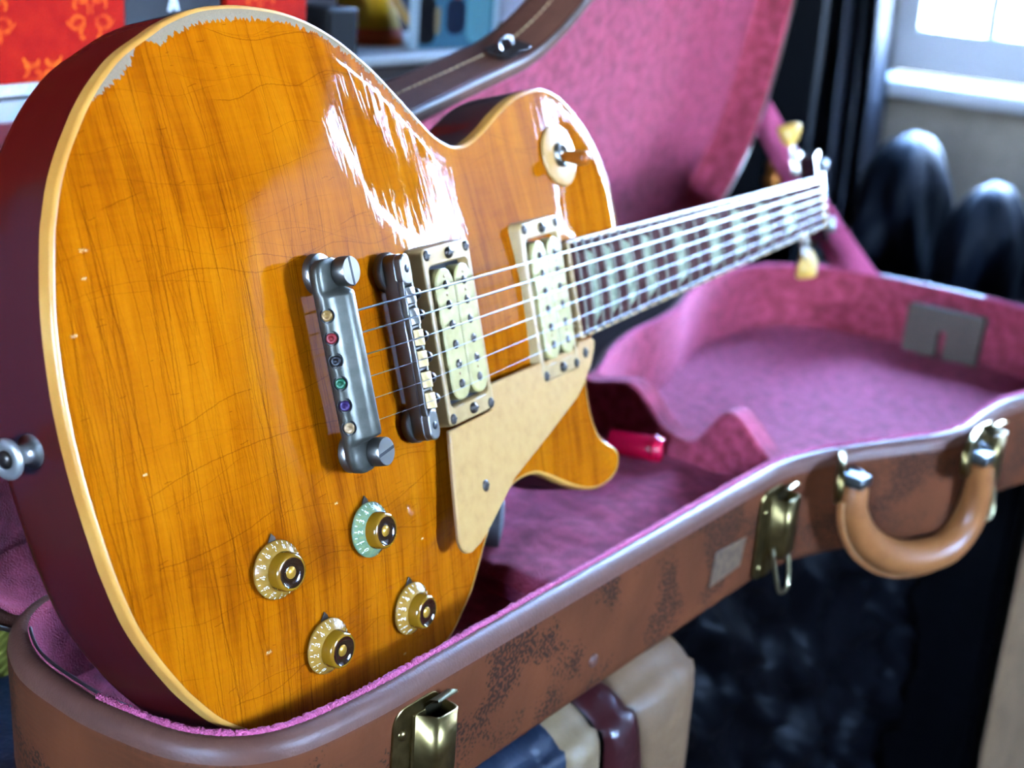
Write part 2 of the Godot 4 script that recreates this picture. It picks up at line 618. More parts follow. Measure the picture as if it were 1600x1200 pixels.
func build_carve() -> void:
	var pts := []
	for p in [[-97, 162.2], [-109.5, 157], [-126.8, 149], [-139.5, 139.8], [-149, 131], [-157.2, 121.3], [-164.9, 111], [-170.9, 100.9], [-175.5, 90.5], [-179.5, 79.5], [-186, 52], [-189, 24.2], [-189.4, 3.4], [-188.6, -14], [-187, -30], [-184, -52], [-178.7, -75.1], [-172.4, -90.6], [-164.8, -104.7], [-156, -118.3], [-140, -136.5], [-115, -152], [-80, -162], [-45, -165], [-10, -162.5], [17.3, -157.1], [33.1, -147.5], [44, -138.8], [52, -130.2], [66, -114.4], [82, -101.5], [99.3, -95.4], [117, -95.8], [129.9, -100.9], [146.5, -109.8], [163.2, -117.8], [178.7, -122.2], [192.5, -122.5], [204.3, -119.5], [210.2, -114], [210.5, -107.5], [204.8, -101.9], [194.3, -94.8], [188.8, -86.2], [186.2, -74.8], [186.4, -60], [188.5, -47], [194, -37.5], [205, -30.5], [222, -28], [240, -24], [249, -12], [249.6, 10], [249.4, 30.8], [248.7, 42.1], [246, 57.7], [239, 74.7], [229, 90], [216, 102.8], [202.4, 112.1], [186.5, 117.4], [170.8, 117.2], [153.3, 113.9], [135.3, 106.6], [119, 98.6], [103.8, 93.2], [92.5, 92.4], [84.4, 94.6], [73.5, 100.6], [62.4, 110.4], [49, 122.3], [35.6, 134.1], [22.6, 143.4], [9.8, 151.5], [-6, 158.8], [-24.9, 164.4], [-45, 167.3], [-62, 168], [-80, 166.6]]:
		pts.append(Vector2(p[0], p[1]))
	body_outline = curve(pts, 5, true)
	var coarse := curve(pts, 2, true)
	var n := coarse.size()
	rise.resize(GX * GY)
	for j in GY:
		for i in GX:
			var p := Vector2(GX0 + i * CELL, GY0 + j * CELL)
			if not Geometry2D.is_point_in_polygon(p, coarse):
				rise[j * GX + i] = 0.0
				continue
			var best := 1.0e9
			for k in n:
				var q := Geometry2D.get_closest_point_to_segment(p, coarse[k], coarse[(k + 1) % n])
				best = minf(best, p.distance_squared_to(q))
			var d := sqrt(best)
			var t := clampf((d - 4.5) / 91.0, 0.0, 1.0)
			var s := sin(t * PI / 2)
			s = s * s * 0.45 + s * 0.55
			if d < 16.0:
				s -= 0.016 * sin(d / 16.0 * PI)
			rise[j * GX + i] = s * lerpf(12.0, 6.4, clampf(p.x / 175.0, 0.0, 1.0))
	for pass_ in 3:
		var old := rise.duplicate()
		for j in range(1, GY - 1):
			for i in range(1, GX - 1):
				var k := j * GX + i
				rise[k] = (old[k] * 4.0 + old[k - 1] + old[k + 1] + old[k - GX] + old[k + GX]) / 8.0

func top_uv(p: Vector2) -> Vector2:
	return Vector2((p.x + 192.0) / 444.0, (171.0 - p.y) / 342.0)

var top_v := PackedVector3Array()
var top_n := PackedVector3Array()
var top_t := PackedVector2Array()
var top_seen := {}

func top_vertex(p: Vector2) -> int:
	var key := Vector2i(roundi(p.x * 200), roundi(p.y * 200))
	if not top_seen.has(key):
		top_seen[key] = top_v.size()
		top_v.append(Vector3(p.x, p.y, top_z(p.x, p.y)) * S)
		top_n.append(top_normal(p.x, p.y))
		top_t.append(top_uv(p))
	return top_seen[key]

func build_top(parent: Node3D) -> void:
	var edge := inset(body_outline, 1.7)
	var ix := PackedInt32Array()
	var inside := PackedByteArray()
	inside.resize(GX * GY)
	for j in GY:
		for i in GX:
			inside[j * GX + i] = 1 if Geometry2D.is_point_in_polygon(Vector2(GX0 + i * CELL, GY0 + j * CELL), edge) else 0
	for j in GY - 1:
		for i in GX - 1:
			var k := j * GX + i
			var c := inside[k] + inside[k + 1] + inside[k + GX] + inside[k + GX + 1]
			var a := Vector2(GX0 + i * CELL, GY0 + j * CELL)
			var cell := PackedVector2Array([a, a + Vector2(CELL, 0), a + Vector2(CELL, CELL), a + Vector2(0, CELL)])
			if c == 4:
				var q := [top_vertex(cell[0]), top_vertex(cell[1]), top_vertex(cell[2]), top_vertex(cell[3])]
				ix.append_array([q[0], q[2], q[1], q[0], q[3], q[2]])
			elif c > 0:
				for piece in Geometry2D.intersect_polygons(cell, edge):
					var t := Geometry2D.triangulate_polygon(piece)
					for m in range(0, t.size(), 3):
						var x: Vector2 = piece[t[m]]
						var y: Vector2 = piece[t[m + 1]]
						var z: Vector2 = piece[t[m + 2]]
						var flip := (y - x).cross(z - x) > 0
						ix.append_array([top_vertex(x), top_vertex(z) if flip else top_vertex(y), top_vertex(y) if flip else top_vertex(z)])
	var arr := []
	arr.resize(Mesh.ARRAY_MAX)
	arr[Mesh.ARRAY_VERTEX] = top_v
	arr[Mesh.ARRAY_NORMAL] = top_n
	arr[Mesh.ARRAY_TEX_UV] = top_t
	arr[Mesh.ARRAY_INDEX] = ix
	var me := ArrayMesh.new()
	me.add_surface_from_arrays(Mesh.PRIMITIVE_TRIANGLES, arr)
	put_mesh("maple_top", me, top_material(), parent, Vector3.ZERO, "amber flame maple top with crazed lacquer and a bare worn upper edge")

# dark crazing, grain and wear are matter in the wood and its lacquer: drawn in millimetres over the top
func top_material() -> StandardMaterial3D:
	var w := 2048
	var h := 1536
	var px := w / 444.0
	var py := h / 342.0
	var flame := noise(71, 0.016, 3, 14.0).get_image(w, 190)
	flame.resize(w, h, Image.INTERPOLATE_CUBIC)
	var grain := noise(72, 0.05, 4, 6.0).get_image(230, h)
	grain.resize(w, h, Image.INTERPOLATE_CUBIC)
	var blotch := noise(73, 0.011, 3, 10.0).get_image(w / 8, h / 8)
	blotch.resize(w, h, Image.INTERPOLATE_CUBIC)
	var fibre := noise(74, 0.16, 3).get_image(w, 64)
	fibre.resize(w, h, Image.INTERPOLATE_CUBIC)
	var a := flame.get_data()
	var b := grain.get_data()
	var c := blotch.get_data()
	var d := fibre.get_data()
	var tone := ramp([[0.0, Color(0.45, 0.195, 0.012)], [0.3, Color(0.56, 0.27, 0.014)], [0.48, Color(0.635, 0.328, 0.016)], [0.65, Color(0.675, 0.365, 0.022)], [1.0, Color(0.74, 0.44, 0.05)]])
	var lut := PackedByteArray()
	for i in 256:
		var g := tone.sample(i / 255.0)
		lut.append_array([int(g.r * 255), int(g.g * 255), int(g.b * 255)])
	var out := PackedByteArray()
	out.resize(w * h * 3)
	for i in w * h:
		var k := ((a[i] * 112 + b[i] * 22 + c[i] * 86 + d[i] * 36) >> 8) * 3
		var j := i * 3
		out[j] = lut[k]
		out[j + 1] = lut[k + 1]
		out[j + 2] = lut[k + 2]
	var bump := PackedByteArray()
	bump.resize(w * h)
	bump.fill(150)
	var gloss := PackedByteArray()
	gloss.resize(w * h)
	gloss.fill(9)
	var dark := [66, 24, 2]
	# checks run across the grain, growth lines along it
	for n in 1900:
		var cross := n < 1640
		var x := rng.randf() * w
		var y := rng.randf() * h
		var ang := rng.randf_range(-0.10, 0.10) + (PI / 2 if cross else 0.0)
		var steps := int(rng.randf_range(90, 800) if cross else rng.randf_range(80, 700))
		var alpha := rng.randf_range(0.05, 0.36) if cross else rng.randf_range(0.06, 0.34)
		var cut := int(rng.randf_range(20, 110)) if cross else 18
		var wave := rng.randf_range(0.004, 0.03)
		var amp := 0.06 if cross else 0.22
		var phase := rng.randf() * TAU
		for s in steps:
			var t := ang + amp * sin(s * wave + phase) + rng.randf_range(-0.28, 0.28)
			x += cos(t)
			y += sin(t)
			var xi := int(x)
			var yi := int(y)
			if xi < 1 or yi < 1 or xi >= w - 1 or yi >= h - 1:
				break
			var al := alpha * minf(1.0, minf(s, steps - s) / 30.0)
			for e in (2 if alpha > 0.3 else 1):
				var k := yi * w + xi + (e if cross else e * w)
				for q in 3:
					out[k * 3 + q] = int(lerpf(out[k * 3 + q], dark[q], al * (0.6 if e else 1.0)))
				bump[k] = 150 - cut
	# short dark mineral flecks
	for n in 260:
		var x := rng.randf() * w
		var y := rng.randf() * h
		for s in int(rng.randf_range(4, 26)):
			x += 1
			y += rng.randf_range(-0.7, 0.5)
			var k := clampi(int(y), 0, h - 1) * w + clampi(int(x), 0, w - 1)
			for q in 3:
				out[k * 3 + q] = int(lerpf(out[k * 3 + q], dark[q], 0.5))
	# bare wood where the lacquer has flaked off along the bass edge
	var flake := noise(75, 0.09, 4)
	var edge := inset(body_outline, 1.0)
	for i in edge.size():
		var p := edge[i]
		var q := edge[(i + 1) % edge.size()]
		if p.y < 60:
			continue
		var side := (q - p).normalized()
		var inward := Vector2(-side.y, side.x)
		if Geometry2D.is_point_in_polygon(p + inward * 3.0, body_outline) == false:
			inward = -inward
		for s in 36:
			var e := p.lerp(q, s / 36.0)
			var f := flake.get_noise_2d(e.x * 4, e.y * 4)
			var reach := 0.0
			if e.x > -113 and e.x < 64:
				reach = lerpf(5.4, 1.4, clampf((e.x + 70) / 120.0, 0, 1)) + f * 2.6
				reach *= clampf((e.x + 113) / 6.0, 0.0, 1.0)
			elif e.x > -147 and e.x < -116:
				reach = 5.2 * sin((e.x + 147) / 31.0 * PI) + f * 2.6
			var t := 0.0
			while t < reach:
				var u := top_uv(e + inward * t)
				var k := clampi(int(u.y * h), 0, h - 1) * w + clampi(int(u.x * w), 0, w - 1)
				var g := 0.88 + 0.16 * flake.get_noise_2d(e.x * 14, (e.y + t) * 50)
				out[k * 3] = int(140 * g)
				out[k * 3 + 1] = int(114 * g)
				out[k * 3 + 2] = int(78 * g)
				bump[k] = 96
				gloss[k] = 165
				t += 0.11
	# knocks: pale chips in the lacquer
	for chip in [[-166, 74, 1.1], [-168.5, 63, 0.7], [-178, 42, 0.9], [-160, -19, 0.6], [-182.5, 69, 0.8], [-113, -113, 1.0], [-62, -60, 0.7], [-20, -150, 0.6], [60, 88, 0.8], [-2, -96, 0.5]]:
		for n in 60:
			var e := Vector2(chip[0], chip[1]) + Vector2(rng.randf_range(-1.6, 1.6), rng.randf_range(-0.7, 0.7)) * float(chip[2])
			var u := top_uv(e)
			var k := int(u.y * h) * w + int(u.x * w)
			out[k * 3] = 196
			out[k * 3 + 1] = 158
			out[k * 3 + 2] = 112
			bump[k] = 100
	var m := mat(Color.WHITE, 1.0)
	m.albedo_texture = ImageTexture.create_from_image(Image.create_from_data(w, h, false, Image.FORMAT_RGB8, out))
	m.roughness_texture = ImageTexture.create_from_image(Image.create_from_data(w, h, false, Image.FORMAT_L8, gloss))
	m.roughness_texture_channel = BaseMaterial3D.TEXTURE_CHANNEL_RED
	var bump_image := Image.create_from_data(w, h, false, Image.FORMAT_L8, bump)
	m.heightmap_enabled = true
	m.heightmap_texture = ImageTexture.create_from_image(bump_image)
	m.heightmap_scale = 0.0025
	return m

func outline_ring(inn: float, dz: float) -> PackedVector3Array:
	var out := PackedVector3Array()
	for p in inset(body_outline, inn):
		out.append(Vector3(p.x, p.y, rim_z(p.x) + dz))
	return out

func build_guitar() -> void:
	build_carve()
	var g := thing("electric_guitar", "amber flame-top electric guitar with cream plastic parts, leaning in the open case", "guitar", guitar_frame)
	build_top(g)
	# binding: the face edge, a worn round, and the side down to the mahogany
	var st := new_st()
	strip(st, [outline_ring(1.9, 0.25), outline_ring(1.2, 0.15), outline_ring(0.55, -0.25), outline_ring(0.12, -0.9), outline_ring(0.0, -1.7), outline_ring(0.0, -6.4)])
	put("body_binding", st, M.binding, g, Vector3.ZERO, "aged cream binding round the body edge")
	st = new_st()
	strip(st, [outline_ring(0.05, -6.4), outline_ring(0.05, -20), outline_ring(0.05, -38), outline_ring(0.8, -41.5), outline_ring(2.4, -44.4), outline_ring(5.0, -46.6), outline_ring(8.5, -47.6)])
	sg += 1
	var back := inset(body_outline, 8.5)
	var t := Geometry2D.triangulate_polygon(back)
	for i in range(0, t.size(), 3):
		var q := []
		for k in 3:
			var p: Vector2 = back[t[i + k]]
			q.append(Vector3(p.x, p.y, rim_z(p.x) - 47.6))
		tri(st, q[0], q[1], q[2])
	put("mahogany_body", st, M.mahogany, g, Vector3.ZERO, "dark red glossy mahogany sides and back")
	build_neck(g)
	build_tailpiece(g)
	build_bridge(g)
	build_pickup(g, 41.0, -13.6, -2.0, 22.5)
	build_pickup(g, 143.5, -9.5, -3.6, 22.5)
	build_guard(g)
	var spots := [[-106.0, -76.9], [-44.3, -78.0], [-79.2, -122.4], [-16.4, -127.0]]
	for i in 4:
		build_knob(g, spots[i][0], spots[i][1], i == 1, [1.9, 0.75, 0.95, 1.05][i])
	build_switch(g)
	build_strings(g)
	# strap button at the tail and its felt-dark screw
	st = new_st()
	lathe(st, [Vector2(7.2, 0), Vector2(6.9, 0.8), Vector2(4.6, 2.2), Vector2(3.9, 5.0), Vector2(4.2, 8.0), Vector2(6.4, 10.2), Vector2(8.3, 11.2), Vector2(8.6, 12.4), Vector2(8.0, 13.4), Vector2(5.4, 13.9), Vector2(4.4, 13.2), Vector2(0.0, 13.0)], 28, aim(Vector3(-189.3, -0.5, -61.5), Vector3(-1, 0, 0)))
	var sb := put("strap_button", st, M.button_nickel, g, Vector3.ZERO, "nickel strap button on the tail")
	st = new_st()
	lathe(st, [Vector2(3.8, 0), Vector2(3.6, 1.0), Vector2(2.0, 1.7), Vector2(0, 1.9)], 16, aim(Vector3(-202.4, -0.5, -61.5), Vector3(-1, 0, 0)))
	put("screw", st, M.dark_steel, sb)

func fret_x(n: float) -> float:
	return 628.0 * pow(2.0, -n / 12.0)

func board_half(x: float) -> float:
	return (43.0 + 14.5 * (628.0 - x) / (628.0 - 176.2)) / 2.0

func board_arch(y: float) -> float:
	return -y * y / 610.0

func build_neck(g: Node3D) -> void:
	var st := new_st()
	var rings := []
	for i in 13:
		var x := lerpf(171.5, 628.0, i / 12.0)
		var hw := board_half(x) - 1.6
		var ring := PackedVector3Array()
		for k in 9:
			var y := lerpf(-hw, hw, k / 8.0)
			ring.append(Vector3(x, y, board_arch(y)))
		ring.append(Vector3(x, hw, -6.0))
		ring.append(Vector3(x, -hw, -6.0))
		rings.append(ring)
	strip(st, rings)
	fan(st, rings[0], true)
	var board := put("fingerboard", st, M.rosewood, g, Vector3.ZERO, "dark rosewood fingerboard")
	for s in [-1, 1]:
		st = new_st()
		rings = []
		for i in 13:
			var x := lerpf(171.5, 628.0, i / 12.0)
			var hw := board_half(x)
			var z := board_arch(hw)
			rings.append(PackedVector3Array([Vector3(x, s * (hw - 1.6), z + 0.05), Vector3(x, s * (hw - 0.4), z), Vector3(x, s * hw, z - 0.5), Vector3(x, s * hw, -6.0), Vector3(x, s * (hw - 1.6), -6.0)]))
		strip(st, rings)
		fan(st, rings[0])
		put("fingerboard_binding", st, M.cream, board)
	st = new_st()
	box(st, Vector3(168.6, -28.4, -6.5), Vector3(171.5, 28.4, -1.4), 0.4)
	put("fingerboard_binding", st, M.cream, board)
	for n in range(1, 23):
		st = new_st()
		var x := fret_x(n)
		var pts := PackedVector3Array()
		var hw := board_half(x) - 0.3
		for k in 9:
			var y := lerpf(-hw, hw, k / 8.0)
			pts.append(Vector3(x, y, board_arch(y) + 0.15))
		tube(st, pts, 1.15, 8)
		put("fret", st, M.fret_wire, board)
	for n in [3, 5, 7, 9, 12, 15, 17, 19, 21]:
		st = new_st()
		var xa := fret_x(n - 1)
		var xb := fret_x(n)
		var gap := (xa - xb) * 0.14 + 0.6
		var half := board_half(xa) - 6.5
		rings = []
		for k in 9:
			var f := lerpf(-1, 1, k / 8.0)
			var y0 := f * half
			var y1 := f * (half - 4.0)
			rings.append(PackedVector3Array([Vector3(xb + gap, y0, board_arch(y0) + 0.12), Vector3(xa - gap, y1, board_arch(y1) + 0.12)]))
		strip(st, rings, false)
		put("inlay", st, M.pearl, board)
	st = new_st()
	box(st, Vector3(628, -21.4, -6), Vector3(632.5, 21.4, 2.0), 1.0)
	put("nut", st, M.cream, g)
	# neck back and heel
	st = new_st()
	rings = []
	for i in 19:
		var x := lerpf(196.0, 640.0, i / 18.0)
		var hw := minf(board_half(x) - 0.1, 29.0)
		var deep := lerpf(20.0, 16.0, clampf((x - 260) / 350.0, 0, 1)) + 24.0 * pow(clampf((285 - x) / 60.0, 0, 1), 1.6)
		var ring := PackedVector3Array()
		for k in 15:
			var a := PI * k / 14.0
			ring.append(Vector3(x, hw * cos(a), -6.0 - deep * pow(sin(a), 0.8)))
		rings.append(ring)
	strip(st, rings)
	fan(st, rings[0], true)
	fan(st, rings[-1])
	put("neck", st, M.neck_wood, g)
	# headstock tilts back seventeen degrees behind the nut
	var tilt := deg_to_rad(17.0)
	var hx := Transform3D(Basis(Vector3(cos(tilt), 0, -sin(tilt)), Vector3(0, 1, 0), Vector3(sin(tilt), 0, cos(tilt))), Vector3(633, 0, -3))
	var shape := []
	for p in [[-3, -21], [12, -24], [34, -35], [52, -38.5], [90, -36], [140, -33], [178, -37], [186, -31], [182, -16], [190, 0], [182, 16], [186, 31], [178, 37], [140, 33], [90, 36], [52, 38.5], [34, 35], [12, 24], [-3, 21]]:
		shape.append(Vector2(p[0], p[1]))
	st = new_st()
	plate(st, curve(shape, 4, true), -14.5, 0, 1.0, hx)
	var head := put("headstock", st, M.black_gloss, g, Vector3.ZERO, "black headstock tilting back behind the nut")
	for s in [-1, 1]:
		for k in 3:
			var x: float = 38.0 + 38.0 * k
			st = new_st()
			lathe(st, [Vector2(3.2, -15), Vector2(3.2, -15), Vector2(3.2, 7), Vector2(2.6, 8), Vector2(0, 8)], 14, hx * mm(x, s * 27.0, 0))
			box(st, Vector3(x - 8, minf(s * 22.0, s * 40.0), -23), Vector3(x + 8, maxf(s * 22.0, s * 40.0), -14.5), 2, hx)
			tube(st, PackedVector3Array([hx * Vector3(x, s * 36.0, -21), hx * Vector3(x, s * 51.0, -21)]), 1.8, 8)
			var tu := put("tuner", st, M.nickel, head)
			st = new_st()
			var tulip := aim(hx * Vector3(x, s * 49.0, -21), hx.basis * Vector3(0, s, 0), hx.basis.z)
			var rr := []
			for q in [[0.0, 2.2, 2.2], [2.0, 5.0, 3.4], [6.0, 7.2, 3.9], [11.0, 8.8, 3.9], [15.0, 9.6, 3.6], [17.5, 8.6, 2.8], [18.6, 5.0, 1.2]]:
				var ring := PackedVector3Array()
				for j in 14:
					var an := TAU * j / 14
					ring.append(tulip * Vector3(cos(an) * q[2], sin(an) * q[1], q[0]))
				rr.append(ring)
			strip(st, rr)
			fan(st, rr[-1])
			put("tuner_button", st, M.gold_cream, head)

func screw_head(called: String, parent: Node3D, at: Transform3D, r: float, h: float, m: Material, cross := false) -> void:
	var st := new_st()
	lathe(st, [Vector2(r, -1.0), Vector2(r, h * 0.35), Vector2(r * 0.82, h * 0.8), Vector2(r * 0.45, h), Vector2(0, h)], 18, at)
	var o := put(called, st, m, parent)
	st = new_st()
	box(st, Vector3(-r * 0.86, -r * 0.13, h * 0.55), Vector3(r * 0.86, r * 0.13, h + 0.06), 0.05, at)
	if cross:
		box(st, Vector3(-r * 0.13, -r * 0.86, h * 0.55), Vector3(r * 0.13, r * 0.86, h + 0.06), 0.05, at)
	if parent.get_parent() == self or parent.get_parent().get_parent() == self:
		put("screw_slot", st, M.black, o if parent.get_parent() == self else parent)

func build_tailpiece(g: Node3D) -> void:
	var xf := Transform3D(Basis(Vector3.BACK, 0.03), Vector3(-56.6, 2.5, 0))
	var full := [[-9.6, -5], [-10.4, -3.5], [-10.5, -0.6], [-9.4, 1.2], [-6.6, 2.4], [-4.6, 3.2], [-2.2, 5.9], [0.6, 7.2], [3.8, 7.0], [6.6, 5.6], [8.6, 2.8], [9.6, -1.0], [9.4, -4], [8.2, -5]]
	var ear := [[-9.6, -5], [-10.4, -3.5], [-10.4, -1.6], [-9.6, -0.4], [-7.4, 0.4], [-4.6, 0.5], [-2.2, 0.5], [0.6, 0.5], [3.4, 0.5], [5.6, 0.4], [7.4, -0.4], [8.2, -1.6], [8.0, -4], [7.2, -5]]
	var rings := []
	for e in [[-49.2, 0.45, 1], [-48.2, 0.72, 1], [-45.5, 0.93, 1], [-41.0, 1.0, 1], [-36.0, 1.0, 1], [-35.0, 1.0, 0.75], [-33.4, 1.0, 0.08], [-32.0, 1.0, 0], [0.0, 1.0, 0], [32.0, 1.0, 0], [33.4, 1.0, 0.08], [35.0, 1.0, 0.75], [36.0, 1.0, 1], [41.0, 1.0, 1], [45.5, 0.93, 1], [48.2, 0.72, 1], [49.2, 0.45, 1]]:
		var ring := PackedVector3Array()
		for k in full.size():
			var a := Vector2(full[k][0], full[k][1]).lerp(Vector2(ear[k][0], ear[k][1]), e[2])
			ring.append(xf * Vector3(a.x * e[1], e[0], -2.0 + (a.y + 2.0) * (0.5 + 0.5 * e[1])))
		rings.append(ring)
	var st := new_st()
	strip(st, rings)
	fan(st, rings[0], true)
	fan(st, rings[-1])
	var tp := put("tailpiece", st, M.nickel_dull, g, Vector3.ZERO, "dull nickel stop tailpiece")
	var tints := [Color(0.52, 0.38, 0.16), Color(0.45, 0.03, 0.06), Color(0.02, 0.02, 0.025), Color(0.03, 0.30, 0.17), Color(0.16, 0.05, 0.26), Color(0.62, 0.50, 0.34)]
	var said := ["brass", "red", "black", "green", "purple", "pale copper"]
	for i in 6:
		var y := 25.0 - i * 10.3
		st = new_st()
		lathe(st, [Vector2(3.5, -0.4), Vector2(3.5, 0.35), Vector2(3.2, 0.6), Vector2(2.9, 0.35), Vector2(2.9, -1.0)], 18, aim(xf * Vector3(-9.4, y, 0.2), Vector3(-1, 0, 0.55)))
		put("string_hole", st, M.black, tp)
		st = new_st()
		lathe(st, [Vector2(2.5, -3), Vector2(2.5, 0.7), Vector2(2.0, 1.2), Vector2(1.2, 1.2), Vector2(0.7, 0.6), Vector2(0.0, 0.6)], 16, aim(xf * Vector3(-9.5, y, 0.25), Vector3(-1, 0, 0.55)))
		put("ball_end", st, mat(tints[i], 0.4, 0.2), tp, Vector3.ZERO, said[i] + " coloured string ball end")
	for s in [-1, 1]:
		var at := xf * mm(5.6, s * 42.0, 0.4)
		at.basis = at.basis.rotated(Vector3.BACK, -1.45 if s < 0 else 0.05)
		st = new_st()
		lathe(st, [Vector2(5.6, -6), Vector2(5.6, 0), Vector2(6.6, 0), Vector2(6.6, 0), Vector2(6.7, 0.5), Vector2(6.7, 6.0), Vector2(6.3, 6.6), Vector2(6.3, 6.6), Vector2(0, 6.6)], 30, at)
		lathe(st, [Vector2(9.5, -14), Vector2(9.5, -10.5), Vector2(9.0, -10), Vector2(5, -10), Vector2(4.0, -9), Vector2(4.0, -1)], 24, at)
		var stud := put("stud", st, M.nickel, tp)
		st = new_st()
		box(st, Vector3(-0.75, -6.3, 5.2), Vector3(0.75, 6.3, 6.68), 0.1, at)
		if s > 0:
			box(st, Vector3(-0.75, -6.8, 2.0), Vector3(0.75, -6.2, 6.5), 0.1, at)
		put_slot(st, tp)

func put_slot(st: SurfaceTool, parent: Node3D) -> void:
	put("slot", st, M.black, parent)

func saddle_x(i: int) -> float:
	return [-4.6, -3.6, -2.8, -3.2, -2.2, -1.4][i]

func string_y(i: int) -> float:
	return 26.0 - 10.4 * i

func build_bridge(g: Node3D) -> void:
	var xf := Transform3D(Basis(Vector3.BACK, 0.02), Vector3(-3.1, 0, 0))
	var st := new_st()
	plate(st, rrect(9.6, 92, 4.7, 6), -8.5, -0.5, 0.6, xf)
	for s in [-1, 1]:
		var pad := PackedVector2Array()
		for p in rrect(8.6, 15.0, 4.2, 6):
			pad.append(Vector2(p.x, s * 38.2 + (maxf(p.y, -7.3) if s > 0 else minf(p.y, 7.3))))
		plate(st, pad, -1.0, 3.2, 0.7, xf)
	box(st, Vector3(-4.4, -33, -1), Vector3(-3.1, 33, 2.6), 0.4, xf)
	box(st, Vector3(3.1, -33, -1), Vector3(4.4, 33, 2.6), 0.4, xf)
	for i in 7:
		var y := 31.2 - i * 10.4
		box(st, Vector3(-3.4, y - 0.55, -1), Vector3(3.4, y + 0.55, 2.0), 0.3, xf)
	var br := put("bridge", st, M.nickel, g, Vector3.ZERO, "worn nickel bridge with brass saddles")
	for s in [-1, 1]:
		st = new_st()
		lathe(st, [Vector2(2.0, -0.2), Vector2(2.0, 0.1), Vector2(0.0, 0.1)], 16, xf * mm(0.2, s * 38.6, 3.2))
		put("post_hole", st, M.black, br)
		st = new_st()
		var knurl := []
		for z in [-11.4, -10.8, -7.6, -7.0]:
			var ring := PackedVector3Array()
			for j in 96:
				var a := TAU * j / 96
				var r: float = (8.9 if z < -11 or z > -7.3 else 9.5) + (0.28 if j % 2 else -0.1)
				ring.append(xf * Vector3(1.5 + r * cos(a), s * 37.4 + r * sin(a), z))
			knurl.append(ring)
		strip(st, knurl)
		fan(st, knurl[0], true)
		fan(st, knurl[-1])
		lathe(st, [Vector2(2.6, -16), Vector2(2.6, -8)], 12, xf * mm(1.5, s * 37.4, 0))
		put("thumbwheel", st, M.nickel, br)
	for i in 6:
		var y := string_y(i)
		var x := saddle_x(i) + 3.1
		st = new_st()
		var up := 5.9
		var prof := PackedVector2Array([Vector2(-3.2, -0.6), Vector2(-3.2, 1.4), Vector2(-0.5, up), Vector2(0.3, up), Vector2(1.6, 3.2), Vector2(3.0, 3.0), Vector2(3.0, -0.6)])
		plate(st, prof, -3.9, 3.9, 0.25, xf * Transform3D(Basis(Vector3(1, 0, 0), Vector3(0, 0, 1), Vector3(0, -1, 0)), Vector3(x * 0.35, y, 0)))
		put("saddle", st, M.brass_block if i > 1 else M.nickel, br)
		st = new_st()
		var sx := aim(xf * Vector3(4.0, y - 0.6, 1.4), Vector3(1, 0, 0.1))
		lathe(st, [Vector2(1.4, -3), Vector2(1.4, 1.2), Vector2(2.7, 1.2), Vector2(2.7, 1.2), Vector2(2.9, 1.8), Vector2(2.7, 3.2), Vector2(1.4, 3.7), Vector2(0, 3.7)], 16, sx)
		put("saddle_screw", st, M.dark_steel, br)
	st = new_st()
	tube(st, PackedVector3Array([Vector3(-6.5, 34, -2), Vector3(-9.4, 33, 0.2), Vector3(-9.2, 0, 0.6), Vector3(-8.6, -33, 0.2), Vector3(-6.0, -34, -2)]), 0.4, 6)
	put("retaining_wire", st, M.steel, br)

